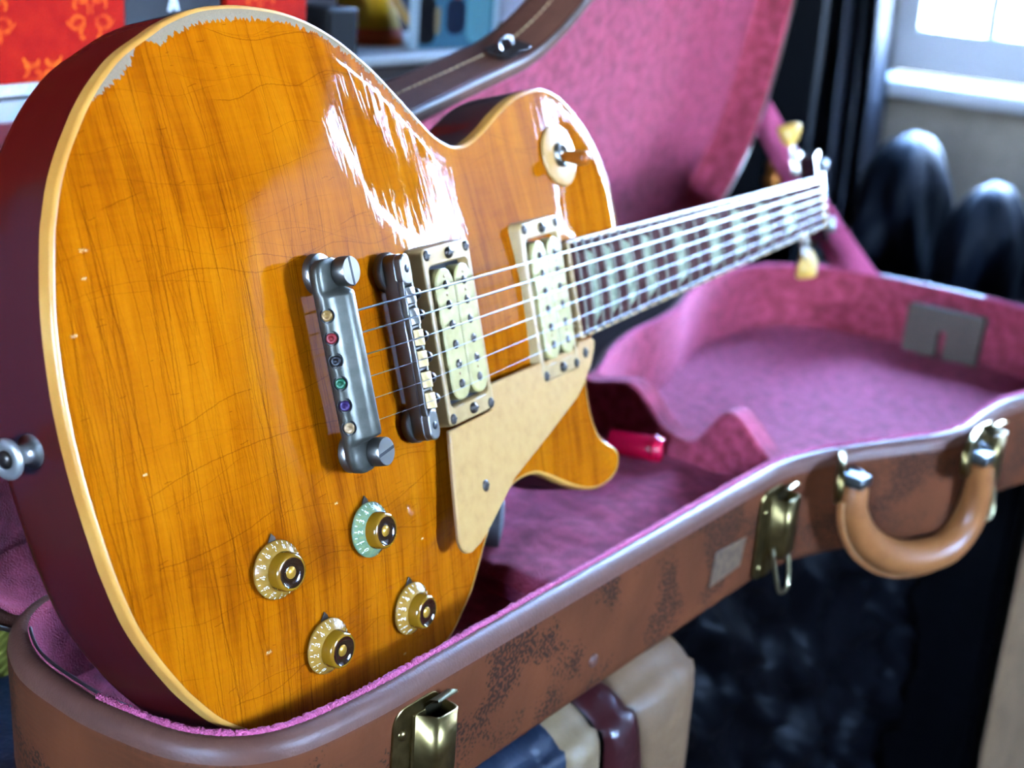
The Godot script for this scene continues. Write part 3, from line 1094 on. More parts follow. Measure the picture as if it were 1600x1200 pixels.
func build_pickup(g: Node3D, cx: float, z0: float, z1: float, half: float) -> void:
	var st := new_st()
	var outer := rrect(2 * half, 90, 4.0, 5)
	var inner := rrect(36.5, 71.5, 3.0, 5)
	var xf := mm(cx, 0, 0)
	strip(st, [ring_of(inset(outer, -0.6), xf, z0 - 3), ring_of(outer, xf, z1 - 1.2), ring_of(inset(outer, 0.3), xf, z1 - 0.35), ring_of(inset(outer, 1.1), xf, z1)])
	strip(st, [ring_of(inset(outer, 1.1), xf, z1), ring_of(inset(inner, -0.7), xf, z1)])
	strip(st, [ring_of(inset(inner, -0.7), xf, z1), ring_of(inner, xf, z1 - 0.6), ring_of(inner, xf, z0 - 3)])
	var pk := put("pickup", st, M.cream, g, Vector3.ZERO, "cream double-coil pickup in its ring, " + ("nearest the bridge" if cx < 100 else "nearest the neck"))
	st = new_st()
	box(st, Vector3(cx - 18.2, -35.6, z0 - 2), Vector3(cx + 18.2, 35.6, z1 - 5.5), 1.0)
	put("pickup_base", st, M.black, pk)
	for s in [-1, 1]:
		st = new_st()
		var bx: float = cx + 0.3 + s * 8.9
		plate(st, rrect(17.2, 67, 8.5, 9), z1 - 7.5, z1 + 1.9, 0.9, mm(bx, 0, 0))
		put("bobbin", st, M.bobbin, pk)
		for i in 6:
			var y := 25.2 - i * 10.1
			st = new_st()
			if s < 0:
				lathe(st, [Vector2(2.35, 1.0), Vector2(2.35, 2.3), Vector2(2.0, 2.75), Vector2(0, 2.85)], 16, mm(bx, y, z1))
			else:
				lathe(st, [Vector2(2.4, 1.0), Vector2(2.4, 2.1), Vector2(2.2, 2.25), Vector2(0, 2.3)], 16, mm(bx, y, z1))
			put("pole_piece", st, M.dark_steel, pk)
			if s < 0:
				st = new_st()
				box(st, Vector3(bx - 0.35, y - 2.1, z1 + 2.2), Vector3(bx + 0.35, y + 2.1, z1 + 2.9), 0.05)
				put("slot", st, M.black, pk)
		for y in [29.5, 20.2, -20.0]:
			st = new_st()
			lathe(st, [Vector2(0.75, 1.7), Vector2(0.75, 2.0), Vector2(0, 2.0)], 8, mm(bx, y, z1))
			put("rivet_hole", st, M.guard_edge, pk)
	for s in [-1, 1]:
		for k in [-1, 0, 1]:
			var at := mm(cx + k * 18.6 + (1.0 if k == 0 else 0.0), s * (41.4 if k else 40.2), z1)
			screw_head("ring_screw", pk, at, 2.7 if k else 2.9, 0.9 if k else 2.2, M.dark_steel, k != 0)

func build_guard(g: Node3D) -> void:
	var pts := PackedVector2Array([Vector2(20.5, -47.2), Vector2(19.2, -56), Vector2(13.2, -99.5)])
	for i in 9:
		var a := lerpf(PI * 0.98, PI * 1.62, i / 8.0)
		pts.append(Vector2(22.6 + 9.6 * cos(a), -101.5 + 9.6 * sin(a)))
	pts.append_array(PackedVector2Array([Vector2(33, -109.0), Vector2(45, -103.4), Vector2(76, -86.2), Vector2(118, -73.8), Vector2(158.5, -60.8), Vector2(171, -54), Vector2(181, -46), Vector2(187.5, -38.5), Vector2(189.5, -33.6), Vector2(187, -31.6), Vector2(168.4, -30.0), Vector2(166.8, -33.0), Vector2(64, -33.0), Vector2(63.6, -46.6)]))
	var st := new_st()
	plate(st, pts, -6.4, -4.0, 0.5)
	var gd := put("pickguard", st, M.guard, g, Vector3.ZERO, "cream pickguard with browned edge")
	st = new_st()
	plate(st, inset(pts, -0.25), -6.2, -4.9, 0.15)
	put("pickguard_edge", st, M.guard_edge, gd)
	for p in [[45.0, -82.3, -4.0], [175.5, -38.0, -4.0]]:
		screw_head("guard_screw", gd, mm(p[0], p[1], p[2]), 3.1, 0.8, M.dark_steel)

func build_knob(g: Node3D, x: float, y: float, green: bool, turn: float) -> void:
	var xf := on_top(x, y, 1.2)
	var st := new_st()
	lathe(st, [Vector2(12.4, 0), Vector2(13.1, 0.5), Vector2(13.2, 1.4), Vector2(12.9, 1.9), Vector2(9.3, 5.0), Vector2(8.9, 5.3)], 40, xf)
	var kn := put("knob", st, M.skirt_green if green else M.skirt, g, Vector3.ZERO, "amber top-hat control knob" + (" with a green corroded skirt" if green else " with a gold skirt"))
	st = new_st()
	lathe(st, [Vector2(8.9, 5.0), Vector2(8.9, 5.6), Vector2(8.4, 9.8), Vector2(8.0, 10.7), Vector2(7.3, 11.1), Vector2(6.8, 11.0)], 40, xf)
	put("cap", st, M.amber_side, kn)
	st = new_st()
	lathe(st, [Vector2(6.9, 11.05), Vector2(6.2, 10.5), Vector2(4.6, 10.0), Vector2(2.9, 10.1), Vector2(2.6, 10.2)], 32, xf)
	put("cap_inside", st, M.amber_dark, kn)
	st = new_st()
	lathe(st, [Vector2(2.8, 10.1), Vector2(2.5, 10.5), Vector2(0, 10.7)], 20, xf)
	put("cap_centre", st, M.gold, kn)
	# printed numbers and ticks on the cone
	st = new_st()
	for n in 11:
		var a := -n * deg_to_rad(27.0) + turn + PI
		var slope := Vector3(cos(a) * 0.653, sin(a) * 0.653, 0.757)
		var u := Vector3(-sin(a), cos(a), 0)
		var tm := TextMesh.new()
		tm.text = str(n)
		tm.font = sys_font
		tm.font_size = 24
		tm.pixel_size = 0.14
		tm.depth = 0.0
		tm.curve_step = 2.0
		var up := slope.cross(u)
		var k := 1.0 * S
		var place := xf * Vector3(cos(a) * 10.7, sin(a) * 10.7, 3.78)
		var b := xf.basis * Basis(-u, -up, slope)
		st.append_from(tm, 0, Transform3D(b.scaled(Vector3.ONE * k), place * S))
	var numbers := put_mesh("numbers", st.commit(), M.ink, kn)
	st = new_st()
	for n in 21:
		var a := -n * deg_to_rad(13.5) + turn + PI
		var slope := Vector3(cos(a) * 0.653, sin(a) * 0.653, 0.757)
		var u := Vector3(-sin(a), cos(a), 0)
		var up := u.cross(slope)
		var at := Transform3D(xf.basis * Basis(u, slope.cross(u), slope), xf * Vector3(cos(a) * 12.35, sin(a) * 12.35, 2.42))
		box(st, Vector3(-0.17, -0.55, -0.05), Vector3(0.17, 0.55, 0.07), 0.04, at)
	put("tick_marks", st, M.ink, kn).set_meta("kind", "stuff")
	# pointer washer under the skirt
	st = new_st()
	plate(st, PackedVector2Array([Vector2(-3.2, 10.5), Vector2(3.2, 10.5), Vector2(1.9, 14.5), Vector2(0.2, 16.4), Vector2(-1.0, 14.6)]), -0.6, 0.1, 0.1, xf * Transform3D(Basis(Vector3.BACK, 0.0), Vector3.ZERO))
	put("pointer", st, M.dark_steel, kn)

func build_switch(g: Node3D) -> void:
	var xf := on_top(187.6, 77.8, 0.0)
	var st := new_st()
	lathe(st, [Vector2(18.2, 0), Vector2(18.4, 0.5), Vector2(18.2, 1.5), Vector2(17.6, 1.8), Vector2(6, 1.9)], 48, xf)
	var w := put("switch_washer", st, M.guard, g, Vector3.ZERO, "round cream washer of the pickup switch")
	st = new_st()
	lathe(st, [Vector2(7.4, 1.5), Vector2(7.4, 3.4), Vector2(6.6, 4.6), Vector2(5.6, 4.8), Vector2(5.0, 4.2), Vector2(4.6, 2.2), Vector2(0, 2.0)], 30, xf)
	put("switch_nut", st, M.nickel, w)
	st = new_st()
	lathe(st, [Vector2(1.6, 1.0), Vector2(1.6, 5), Vector2(2.9, 5), Vector2(2.9, 5), Vector2(3.3, 7), Vector2(4.2, 14), Vector2(4.3, 18), Vector2(3.6, 20.4), Vector2(1.8, 21.6), Vector2(0, 21.8)], 20, xf * Transform3D(Basis.from_euler(Vector3(0.28, -0.10, 0)), Vector3.ZERO))
	put("switch_tip", st, M.amber_tip, w)

func build_strings(g: Node3D) -> void:
	var dia := [1.1, 0.88, 0.66, 0.46, 0.36, 0.28]
	for i in 6:
		var y := string_y(i)
		var st := new_st()
		var yn := 17.6 - 7.04 * i
		var sx := saddle_x(i)
		var pts := PackedVector3Array([Vector3(-60, y * 0.99, -0.5), Vector3(-46.5, y * 0.99, 0.6), Vector3(sx - 1.0, y, 6.1), Vector3(sx + 0.6, y, 6.2), Vector3(629, yn, 2.2 + board_arch(yn)), Vector3(633, yn, 1.9 + board_arch(yn)), Vector3(672, signf(yn) * 25.5, -10)])
		tube(st, pts, dia[i] * 0.5, 7)
		put("string", st, M.steel, g)

# ------------------------------------------------------------------ the case: x along it, z across it; the rim lies at y = 752
var plan := PackedVector2Array()
var plan_out := PackedVector2Array()
var plan_x := PackedFloat32Array()

func build_plan() -> void:
	var pts := []
	for p in [[360, -480], [361, -452], [369, -416], [392, -393], [437, -386], [500, -385.5], [600, -386], [700, -386], [800, -386], [845, -385], [884, -376], [917, -362], [951, -345], [985, -328], [1018, -321], [1056, -322], [1095, -320], [1131, -312], [1180, -299], [1230, -288], [1280, -286], [1330, -299], [1370, -335], [1394, -398], [1405, -465], [1405, -530], [1394, -590], [1362, -634], [1318, -658], [1250, -660], [1184, -646], [1130, -627], [1080, -617], [1029, -612], [974, -597], [930, -578], [890, -564], [845, -561], [700, -561], [550, -561], [440, -560], [390, -552], [366, -520]]:
		pts.append(Vector2(p[0], p[1]))
	plan = curve(pts, 6, true)

func plan_ring(out: float, y: float) -> PackedVector3Array:
	var r := PackedVector3Array()
	for p in inset(plan, -out):
		r.append(Vector3(p.x, y, p.y))
	return r

func plan_cap(st: SurfaceTool, poly: PackedVector2Array, y: float) -> void:
	sg += 1
	var t := Geometry2D.triangulate_polygon(poly)
	for i in t.size():
		st.set_smooth_group(sg)
		st.add_vertex(Vector3(poly[t[i]].x, y, poly[t[i]].y) * S)

# a soft floor of plush, gently uneven, clipped to the plan between two cross lines
func soft_floor(st: SurfaceTool, x0: float, x1: float, y: float, cell: float, bumpy: float, roll: float) -> void:
	sg += 1
	var inner := inset(plan, 2.2)
	var f := noise(91, 0.02, 3)
	var nx := int((x1 - x0) / cell)
	for i in nx:
		for j in int(400.0 / cell):
			var a := Vector2(x0 + i * cell, -680 + j * cell)
			var sq := PackedVector2Array([a, a + Vector2(cell, 0), a + Vector2(cell, cell), a + Vector2(0, cell)])
			for piece in Geometry2D.intersect_polygons(sq, inner):
				var t := Geometry2D.triangulate_polygon(piece)
				for k in t.size():
					var p: Vector2 = piece[t[k]]
					var h := y + f.get_noise_2d(p.x, p.y) * bumpy
					if roll > 0.0:
						var e := clampf((x0 + roll - p.x) / roll, 0.0, 1.0)
						h -= roll * (1.0 - sqrt(maxf(0.0, 1.0 - e * e)))
					st.set_smooth_group(sg)
					st.add_vertex(Vector3(p.x, h, p.y) * S)

func plan_path(o: float, y: float, from: float, to: float, front: bool) -> PackedVector3Array:
	var r := PackedVector3Array()
	for p in inset(plan, -o):
		if p.x >= from and p.x <= to and ((p.y > -470) == front):
			r.append(Vector3(p.x, y, p.y))
	return r

func build_case() -> void:
	build_plan()
	var c := thing("guitar_case", "open brown leather guitar case lined with pink plush, lying on the armchair", "guitar case")
	var st := new_st()
	strip(st, [plan_ring(0.5, 751.8), plan_ring(2.6, 752.6), plan_ring(5.4, 752.0), plan_ring(8.0, 750.0), plan_ring(9.6, 746.6), plan_ring(10.2, 742.0)])
	put("rim", st, M.leather_edge, c, Vector3.ZERO, "smooth rounded leather rim of the case")
	st = new_st()
	strip(st, [plan_ring(10.1, 743.0), plan_ring(10.5, 741.5), plan_ring(10.3, 738.0), plan_ring(9.8, 715.0), plan_ring(9.2, 684.0), plan_ring(8.0, 678.0), plan_ring(5.5, 674.5), plan_ring(1.0, 673.0)])
	plan_cap(st, inset(plan, -1.0), 673.0)
	var shell := put("case_shell", st, M.leather, c, Vector3.ZERO, "scuffed brown leather wall of the case with dark worn patches")
	st = new_st()
	strip(st, [plan_ring(0.6, 752.0), plan_ring(-1.4, 751.0), plan_ring(-2.4, 747.0), plan_ring(-2.8, 720.0), plan_ring(-3.0, 684.0)])
	put("plush_wall", st, M.plush, c, Vector3.ZERO, "pink plush lining round the inside of the case")
	st = new_st()
	soft_floor(st, 868, 1420, 686, 14, 2.0, 0.0)
	put("plush_floor", st, M.plush, c, Vector3.ZERO, "pink plush floor of the body bay")
	st = new_st()
	soft_floor(st, 350, 660, 703, 14, 1.0, 0.0)
	put("plush_floor", st, M.plush, c)
	# raised lid of the accessory compartment, its left edge rolled over
	st = new_st()
	soft_floor(st, 634, 872, 722, 5, 3.2, 7.0)
	sg += 1
	quad(st, Vector3(636, 717, -562), Vector3(636, 717, -384), Vector3(640, 700, -384), Vector3(640, 700, -562))
	put("compartment_lid", st, M.plush, c, Vector3.ZERO, "raised plush lid of the accessory compartment")
	# fuzzy pink piping along the rim and the silver tongue round the narrow end
	st = new_st()
	var fuzz := noise(92, 0.35, 3)
	for front in [true, false]:
		var p := plan_path(0.4, 752.4, 358 if front else 430, 1404, front)
		var dense := PackedVector3Array()
		var rad := PackedFloat32Array()
		for i in p.size() - 1:
			for k in 8:
				var q := p[i].lerp(p[i + 1], k / 8.0)
				dense.append(q + Vector3(0, fuzz.get_noise_2d(q.x * 1.6, q.z * 1.6) * 0.7, fuzz.get_noise_2d(q.x * 1.3 + 90, q.z) * 0.6))
				rad.append(1.9 + fuzz.get_noise_2d(q.x * 2.0, q.z * 2.0 + 40) * 0.9)
		var rings := tube_rings(dense, rad, 8)
		strip(st, rings)
	put("plush_piping", st, M.plush_trim, c, Vector3.ZERO, "fuzzy pink plush edge along the rim")
	st = new_st()
	var bead := PackedVector3Array()
	for p in inset(plan, 0.6):
		if p.x < 376.0 and p.y < -446.0:
			bead.append(Vector3(p.x, 753.2, p.y))
	var order := []
	for b in bead:
		order.append(b)
	order.sort_custom(func(u, v): return u.z < v.z)
	tube(st, PackedVector3Array(order), 0.8, 6)
	put("metal_tongue", st, M.steel, c, Vector3.ZERO, "thin silver metal tongue at the narrow end")
	# neck cradle across the case with a scooped top
	var prof := []
	for p in [[-563, 684], [-563, 756], [-545, 761.5], [-522, 767.5], [-509, 765.5], [-498, 756], [-486, 744], [-471, 738], [-460, 739], [-451, 749], [-441, 763], [-433, 767.5], [-424, 764], [-411, 752], [-399, 742.5], [-388, 740], [-386, 684]]:
		prof.append(Vector2(-p[0], p[1]))
	st = new_st()
	plate(st, curve(prof, 5, true), 868, 889, 3.5, Transform3D(Basis(Vector3(0, 0, -1), Vector3(0, 1, 0), Vector3(1, 0, 0)), Vector3.ZERO))
	put("neck_cradle", st, M.plush, c, Vector3.ZERO, "plush neck cradle with a scooped top")
	# latches, handle, plate and stud on the front wall
	latch(c, Transform3D(Basis.IDENTITY, Vector3(468, 713, -375.6)), "brass drawbolt latch nearest the narrow end")
	latch(c, Transform3D(Basis.IDENTITY, Vector3(828, 713, -375.4)), "brass drawbolt latch in the middle of the case")
	latch(c, Transform3D(Basis(Vector3.UP, -0.1), Vector3(1036, 722, -311.0)), "bright brass latch beyond the handle")
	build_handle(c)
	st = new_st()
	plate(st, PackedVector2Array([Vector2(-22, -11), Vector2(18, -9), Vector2(22, 10), Vector2(-17, 12)]), 0, 0.9, 0.3, mm(775, 706, -376.2))
	put("name_plate", st, M.plate_metal, c, Vector3.ZERO, "blank tarnished metal plate on the case front")
	st = new_st()
	lathe(st, [Vector2(4.2, -1), Vector2(4.0, 0.6), Vector2(2.6, 1.5), Vector2(0, 1.8)], 20, mm(624, 697, -376.4))
	put("stud", st, M.leather_edge, c)
	build_lid(c)
	# pink ribbon stay from the lid down to the rim
	st = new_st()
	var stay := []
	for k in 9:
		var f := k / 8.0
		var a := Vector3(1384, 912, -688).lerp(Vector3(1396, 752, -548), f)
		var b := Vector3(1372, 880, -694).lerp(Vector3(1392, 752, -596), f)
		var sag := Vector3(0, -6.0 * sin(f * PI), 0)
		stay.append(PackedVector3Array([a + sag, b + sag, b + sag + Vector3(1.2, 0, -0.6), a + sag + Vector3(1.2, 0, -0.6)]))
	strip(st, stay)
	put("lid_stay", st, M.plush_trim, c, Vector3.ZERO, "pink ribbon stay holding the lid")

func latch(c: Node3D, xf: Transform3D, label: String) -> void:
	var st := new_st()
	var base := rrect(34, 62, 8, 5)
	plate(st, base, 0, 1.4, 0.4, xf * mm(0, -3, 0))
	box(st, Vector3(-4.5, -34, 1.2), Vector3(5, 22, 2.6), 0.5, xf)
	var la := put("latch", st, M.brass, c, Vector3.ZERO, label)
	st = new_st()
	# folded sheet cover: two side walls and a front, open at the top
	var sec := [[-3.5, 1.2], [0.5, 9.0], [1.6, 11.6], [3.4, 12.8], [15.5, 12.8], [17.2, 11.6], [18.0, 9.0], [18.4, 1.2]]
	var rings := []
	for side in [0.0, 1.3]:
		for y in ([21.5, 0.0, -17.0, -22.0] if side == 0.0 else [-22.0, -17.0, 0.0, 21.5]):
			var ring := PackedVector3Array()
			var pinch := 0.0 if y > -18 else 2.2
			for s in sec:
				var mid := 7.4
				ring.append(xf * Vector3(mid + (s[0] - mid) * (1.0 - side * 0.11) + (pinch if s[0] < mid else -pinch), y, maxf(s[1] - side - pinch * 0.8, 0.6)))
			rings.append(ring)
	strip(st, rings, false, true)
	put("latch_cover", st, M.brass, la)
	st = new_st()
	# hooked tab standing over the cover
	var hook := PackedVector2Array([Vector2(0, 0), Vector2(1.2, 0), Vector2(1.2, 7), Vector2(4.5, 10.5), Vector2(10, 12.5), Vector2(10.6, 11.4), Vector2(5.4, 9.2), Vector2(2.6, 6.2), Vector2(2.4, 0)])
	plate(st, hook, 4.0, 18.0, 0.3, xf * Transform3D(Basis(Vector3(0, 0, 1), Vector3(0, 1, 0), Vector3(-1, 0, 0)), Vector3(22, 17, 0)))
	put("latch_hook", st, M.bright_brass, la)
	st = new_st()
	# wire bail hanging from the cover
	var loop := curve3([Vector3(-2.5, -12, 6), Vector3(-1.5, -26, 9.0), Vector3(1.0, -40, 12), Vector3(4.0, -45, 13), Vector3(12, -45, 13), Vector3(16, -40, 12), Vector3(17.4, -26, 9.5), Vector3(17.4, -12, 6)], 5)
	for i in loop.size():
		loop[i] = xf * loop[i]
	tube(st, loop, 1.5, 8)
	put("latch_bail", st, M.bright_brass, la)
	for y in [14.0, -26.0]:
		st = new_st()
		lathe(st, [Vector2(3.0, 0), Vector2(2.6, 0.9), Vector2(1.2, 1.5), Vector2(0, 1.6)], 14, xf * mm(-10.5, y, 1.4))
		put("rivet", st, M.brass, la)

func build_handle(c: Node3D) -> void:
	var path := curve3([Vector3(889, 735, -344), Vector3(891, 714, -344), Vector3(910, 689, -340), Vector3(939, 670, -331), Vector3(967, 663, -320), Vector3(994, 666, -309), Vector3(1010, 684, -302), Vector3(1011, 709, -299), Vector3(1003, 733, -299)], 7)
	var rad := PackedFloat32Array()
	var n := path.size()
	for i in n:
		var f := float(i) / (n - 1)
		rad.append(8.6 + 4.2 * pow(sin(f * PI), 0.9))
	var st := new_st()
	var rings := tube_rings(path, rad, 18)
	strip(st, rings)
	fan(st, rings[0], true)
	fan(st, rings[-1])
	var h := put("handle", st, M.tan_leather, c, Vector3.ZERO, "padded tan leather carrying handle")
	# stitched welt along the outer curve
	var centre := Vector3(948, 735, -322)
	var welt := PackedVector3Array()
	for i in range(4, n - 4):
		var out := (path[i] - centre)
		var t := (path[i + 1] - path[i - 1]).normalized()
		out = (out - t * out.dot(t)).normalized()
		welt.append(path[i] + out * (rad[i] + 1.2))
	st = new_st()
	tube(st, welt, 2.4, 8)
	put("welt", st, M.tan_leather, h)
	st = new_st()
	for i in range(0, welt.size() - 1):
		for k in 2:
			var a := welt[i].lerp(welt[i + 1], k * 0.5 + 0.08) + Vector3(0, 0.3, 2.3)
			var b := welt[i].lerp(welt[i + 1], k * 0.5 + 0.36) + Vector3(0, 0.3, 2.3)
			tube(st, PackedVector3Array([a, b]), 0.5, 5)
	put("stitching", st, M.thread, h).set_meta("kind", "stuff")
	for e in [[Vector3(889, 735, -344), Vector3(893, 737, -357), 0.43], [Vector3(1003, 733, -299), Vector3(1003, 738, -305), 0.15]]:
		st = new_st()
		var at: Vector3 = e[0]
		var xf := Transform3D(Basis(Vector3.UP, e[2]), e[1])
		var hex := PackedVector2Array([Vector2(-26, -6), Vector2(-16, -15), Vector2(18, -15), Vector2(25, -6), Vector2(25, 6), Vector2(16, 14), Vector2(-18, 14), Vector2(-26, 6)])
		plate(st, hex, -3.0, 1.5, 0.6, xf)
		var pl := put("handle_plate", st, M.brass, c)
		st = new_st()
		tube(st, curve3([xf * Vector3(-11, 4, 1), xf * Vector3(-11, 2, 8), at + Vector3(-8, 5, 1), at + Vector3(8, 5, 1), xf * Vector3(11, 2, 8), xf * Vector3(11, 4, 1)], 4), 2.0, 8)
		box(st, at + Vector3(-9, -1, -8), at + Vector3(9, 7, 8), 2.5)
		put("handle_loop", st, M.loop_metal, pl)

func build_lid(c: Node3D) -> void:
	# built over the rim as if shut, then swung up and back: y 752 is its rim, y 794 its outside
	var lid := Node3D.new()
	lid.name = "lid"
	lid.set_meta("label", "raised case lid with stitched brown edge and pink plush inside")
	lid.transform = Transform3D(Basis(Vector3(0.97714, 0.16728, -0.13123), Vector3(-0.16284, 0.19194, -0.9678), Vector3(-0.13671, 0.96704, 0.2148)).orthonormalized(), Vector3(52.518, 1074.668, 341.653) * S)
	c.add_child(lid)
	var st := new_st()
	strip(st, [plan_ring(0.5, 752.4), plan_ring(4.0, 751.6), plan_ring(8.2, 752.0), plan_ring(9.6, 753.2), plan_ring(10.0, 756.0), plan_ring(10.0, 784.0), plan_ring(8.5, 790.0), plan_ring(4.0, 794.0), plan_ring(-6.0, 795.5)])
	plan_cap(st, inset(plan, 6.0), 795.5)
	put("lid_shell", st, M.leather_edge, lid, Vector3.ZERO, "dark brown leather side and back of the lid")
	st = new_st()
	strip(st, [plan_ring(1.0, 751.8), plan_ring(-1.2, 752.6), plan_ring(-2.0, 756.0), plan_ring(-2.4, 780.0), plan_ring(-6.0, 788.0), plan_ring(-10.0, 789.0)])
	put("plush_wall", st, M.plush, lid)
	st = new_st()
	soft_floor(st, 350, 1420, 788.5, 16, 3.0, 0.0)
	put("plush_panel", st, M.plush, lid, Vector3.ZERO, "pink plush panel inside the lid")
	st = new_st()
	tube(st, plan_ring(8.9, 752.0), 1.2, 8, true)
	put("metal_edge", st, M.steel, lid, Vector3.ZERO, "thin grey metal edge of the lid")
	st = new_st()
	var line := plan_ring(10.3, 773.0)
	for i in line.size():
		var a := line[i]
		var b := line[(i + 1) % line.size()]
		var n := maxi(1, roundi(a.distance_to(b) / 6.5))
		for k in n:
			tube(st, PackedVector3Array([a.lerp(b, (k + 0.15) / n), a.lerp(b, (k + 0.75) / n)]), 0.7, 5)
	put("stitching", st, M.thread, lid).set_meta("kind", "stuff")
	for x in [468.0, 835.0, 1040.0]:
		st = new_st()
		var z := 0.0
		for p in inset(plan, -10.2):
			if absf(p.x - x) < 12 and p.y > -470:
				z = p.y
		var turn := 0.0 if x < 900 else -0.1
		var xf := Transform3D(Basis(Vector3.UP, turn), Vector3(x, 766, z))
		plate(st, rrect(40, 20, 7, 5), -0.6, 1.4, 0.4, xf)
		tube(st, curve3([xf * Vector3(-7, 1, 1), xf * Vector3(-7, 4, 6), xf * Vector3(7, 4, 6), xf * Vector3(7, 1, 1)], 4), 1.6, 8)
		put("catch_plate", st, M.chrome, lid)

# ------------------------------------------------------------------ the armchair under the case
func panel(parent: Node3D, called: String, m: Material, x_top: Array, x_low: Array, label: String, top := 668.0, front := -372.0, puff := 6.0) -> void:
	var st := new_st()
	var f := noise(hash(called) % 1000 + int(x_top[0]), 0.012, 4, 20.0)
	var rings := []
	var path := []
	for k in 8:
		path.append([top, lerpf(-640.0, front - 34.0, k / 7.0)])
	for k in 7:
		var a := PI / 2 * (k + 1) / 7.0
		path.append([top - 34.0 + 34.0 * cos(a), front - 34.0 + 34.0 * sin(a)])
	for k in 26:
		path.append([top - 34.0 - 22.0 * (k + 1), front])
	for r in path.size():
		var yy: float = path[r][0]
		var zz: float = path[r][1]
		var lower := clampf((top - yy) / 180.0, 0.0, 1.6)
		var xa := lerpf(x_top[0], x_low[0], lower)
		var xb := lerpf(x_top[1], x_low[1], lower)
		var ring := PackedVector3Array()
		for k in 15:
			var u := k / 14.0
			var x := lerpf(xa, xb, u)
			var bulge := puff * pow(sin(u * PI), 0.55) + f.get_noise_2d(x, yy + zz) * 3.2 * sin(u * PI) - 3.0
			var wall := clampf((top - yy) / 34.0, 0.0, 1.0)
			ring.append(Vector3(x, yy + bulge * (1.0 - wall) - (6.0 if wall < 0.5 else 0.0), zz + bulge * wall))
		rings.append(ring)
	strip(st, rings, false)
	put(called, st, m, parent, Vector3.ZERO, label)

func leather_of(s: int, a: Color, b: Color, rough: float) -> StandardMaterial3D:
	var m := surface(ramp_tex(noise(s, 0.012, 6, 30.0), 512, ramp([[0.0, a], [0.45, a.lerp(b, 0.4)], [1.0, b]])), grey_tex(noise(s + 1, 0.03, 5, 20.0), 512), 0.9, 4.0, rough)
	m.metallic_specular = 0.5 if b.v > 0.1 else 0.12
	return m

func build_chair() -> void:
	var navy := leather_of(101, Color(0.045, 0.075, 0.12), Color(0.12, 0.18, 0.25), 0.36)
	var buff := leather_of(103, Color(0.38, 0.29, 0.18), Color(0.55, 0.45, 0.31), 0.55)
	var wine := leather_of(105, Color(0.15, 0.035, 0.04), Color(0.24, 0.07, 0.07), 0.3)
	var tan_hide := leather_of(107, Color(0.37, 0.26, 0.15), Color(0.50, 0.37, 0.24), 0.55)
	var black_hide := leather_of(109, Color(0.012, 0.013, 0.018), Color(0.035, 0.037, 0.045), 0.38)
	var ch := thing("armchair", "patchwork leather armchair in navy, buff, wine, tan and black holding up the case", "armchair")
	var st := new_st()
	box(st, Vector3(120, 20, -650), Vector3(738, 640, -384), 20)
	box(st, Vector3(1402, 20, -650), Vector3(1640, 640, -374), 20)
	box(st, Vector3(120, 20, -790), Vector3(1640, 620, -640), 20)
	put("frame", st, black_hide, ch)
	panel(ch, "navy_patch", navy, [130, 604], [130, 603], "navy blue crinkled leather patch")
	panel(ch, "buff_patch", buff, [604, 634], [603, 648], "pale buff leather patch")
	panel(ch, "wine_patch", wine, [634, 664], [648, 706], "shiny dark red leather patch", 668, -368, 9.0)
	panel(ch, "tan_patch", tan_hide, [664, 746], [706, 745], "tan leather patch at the arm's end", 668, -372, 8.0)
	panel(ch, "tan_patch", tan_hide, [1394, 1620], [1384, 1620], "tan leather patch of the far arm", 664, -352, 7.0)
	# slack black leather over the seat between the arms
	st = new_st()
	var f := noise(111, 0.0042, 4, 60.0)
	var rings := []
	for i in 61:
		var y := lerpf(668.0, 20.0, i / 60.0)
		var ring := PackedVector3Array()
		for j in 81:
			var x := lerpf(735.0, 1405.0, j / 80.0)
			var ridge := 1.0 - absf(f.get_noise_2d(x * 1.5 + y * 0.75, y * 0.8 - x * 0.35))
			var ridge2 := 1.0 - absf(f.get_noise_2d(x * 1.1 - y * 0.9 + 700, y * 0.6 + x * 0.4))
			var z := -505.0 + 30.0 * pow(ridge, 6) + 20.0 * pow(ridge2, 7) + 40.0 * (668.0 - y) / 648.0
			ring.append(Vector3(x, y - (14.0 if i == 0 else 0.0), z))
		rings.append(ring)
	strip(st, rings, false)
	put("black_patch", st, black_hide, ch, Vector3.ZERO, "slack folded black leather between the arms")
	# back: olive ribbed cloth with wine and pale green strips
	var olive := surface(ramp_tex(noise(113, 0.02, 3), 256, ramp([[0.0, Color(0.42, 0.40, 0.09)], [1.0, Color(0.52, 0.50, 0.15)]])), M.fine_height, 0.4, 20.0, 0.85)
	var sage := surface(ramp_tex(noise(114, 0.02, 3), 256, ramp([[0.0, Color(0.50, 0.55, 0.36)], [1.0, Color(0.60, 0.65, 0.46)]])), M.fine_height, 0.4, 20.0, 0.85)
	var strips := [[300.0, 454.0, olive, "olive_cloth"], [454.0, 459.5, wine, "wine_strip"], [459.5, 467.0, sage, "green_strip"], [467.0, 486.0, wine, "wine_strip"], [486.0, 700.0, sage, "green_strip"]]
	for s in strips:
		st = new_st()
		box(st, Vector3(s[0], 380, -672 - (0.0 if s[2] != wine else -1.5)), Vector3(s[1], 722, -648 + (0.0 if s[2] != wine else 2.0)), 2.0)
		if s[3] == "olive_cloth":
			for k in 46:
				var y := 560.0 + k * 5.4
				tube(st, PackedVector3Array([Vector3(390, y - 34, -647.6), Vector3(452, minf(y, 720), -647.6)]), 1.1, 5)
		put(s[3], st, s[2], ch)

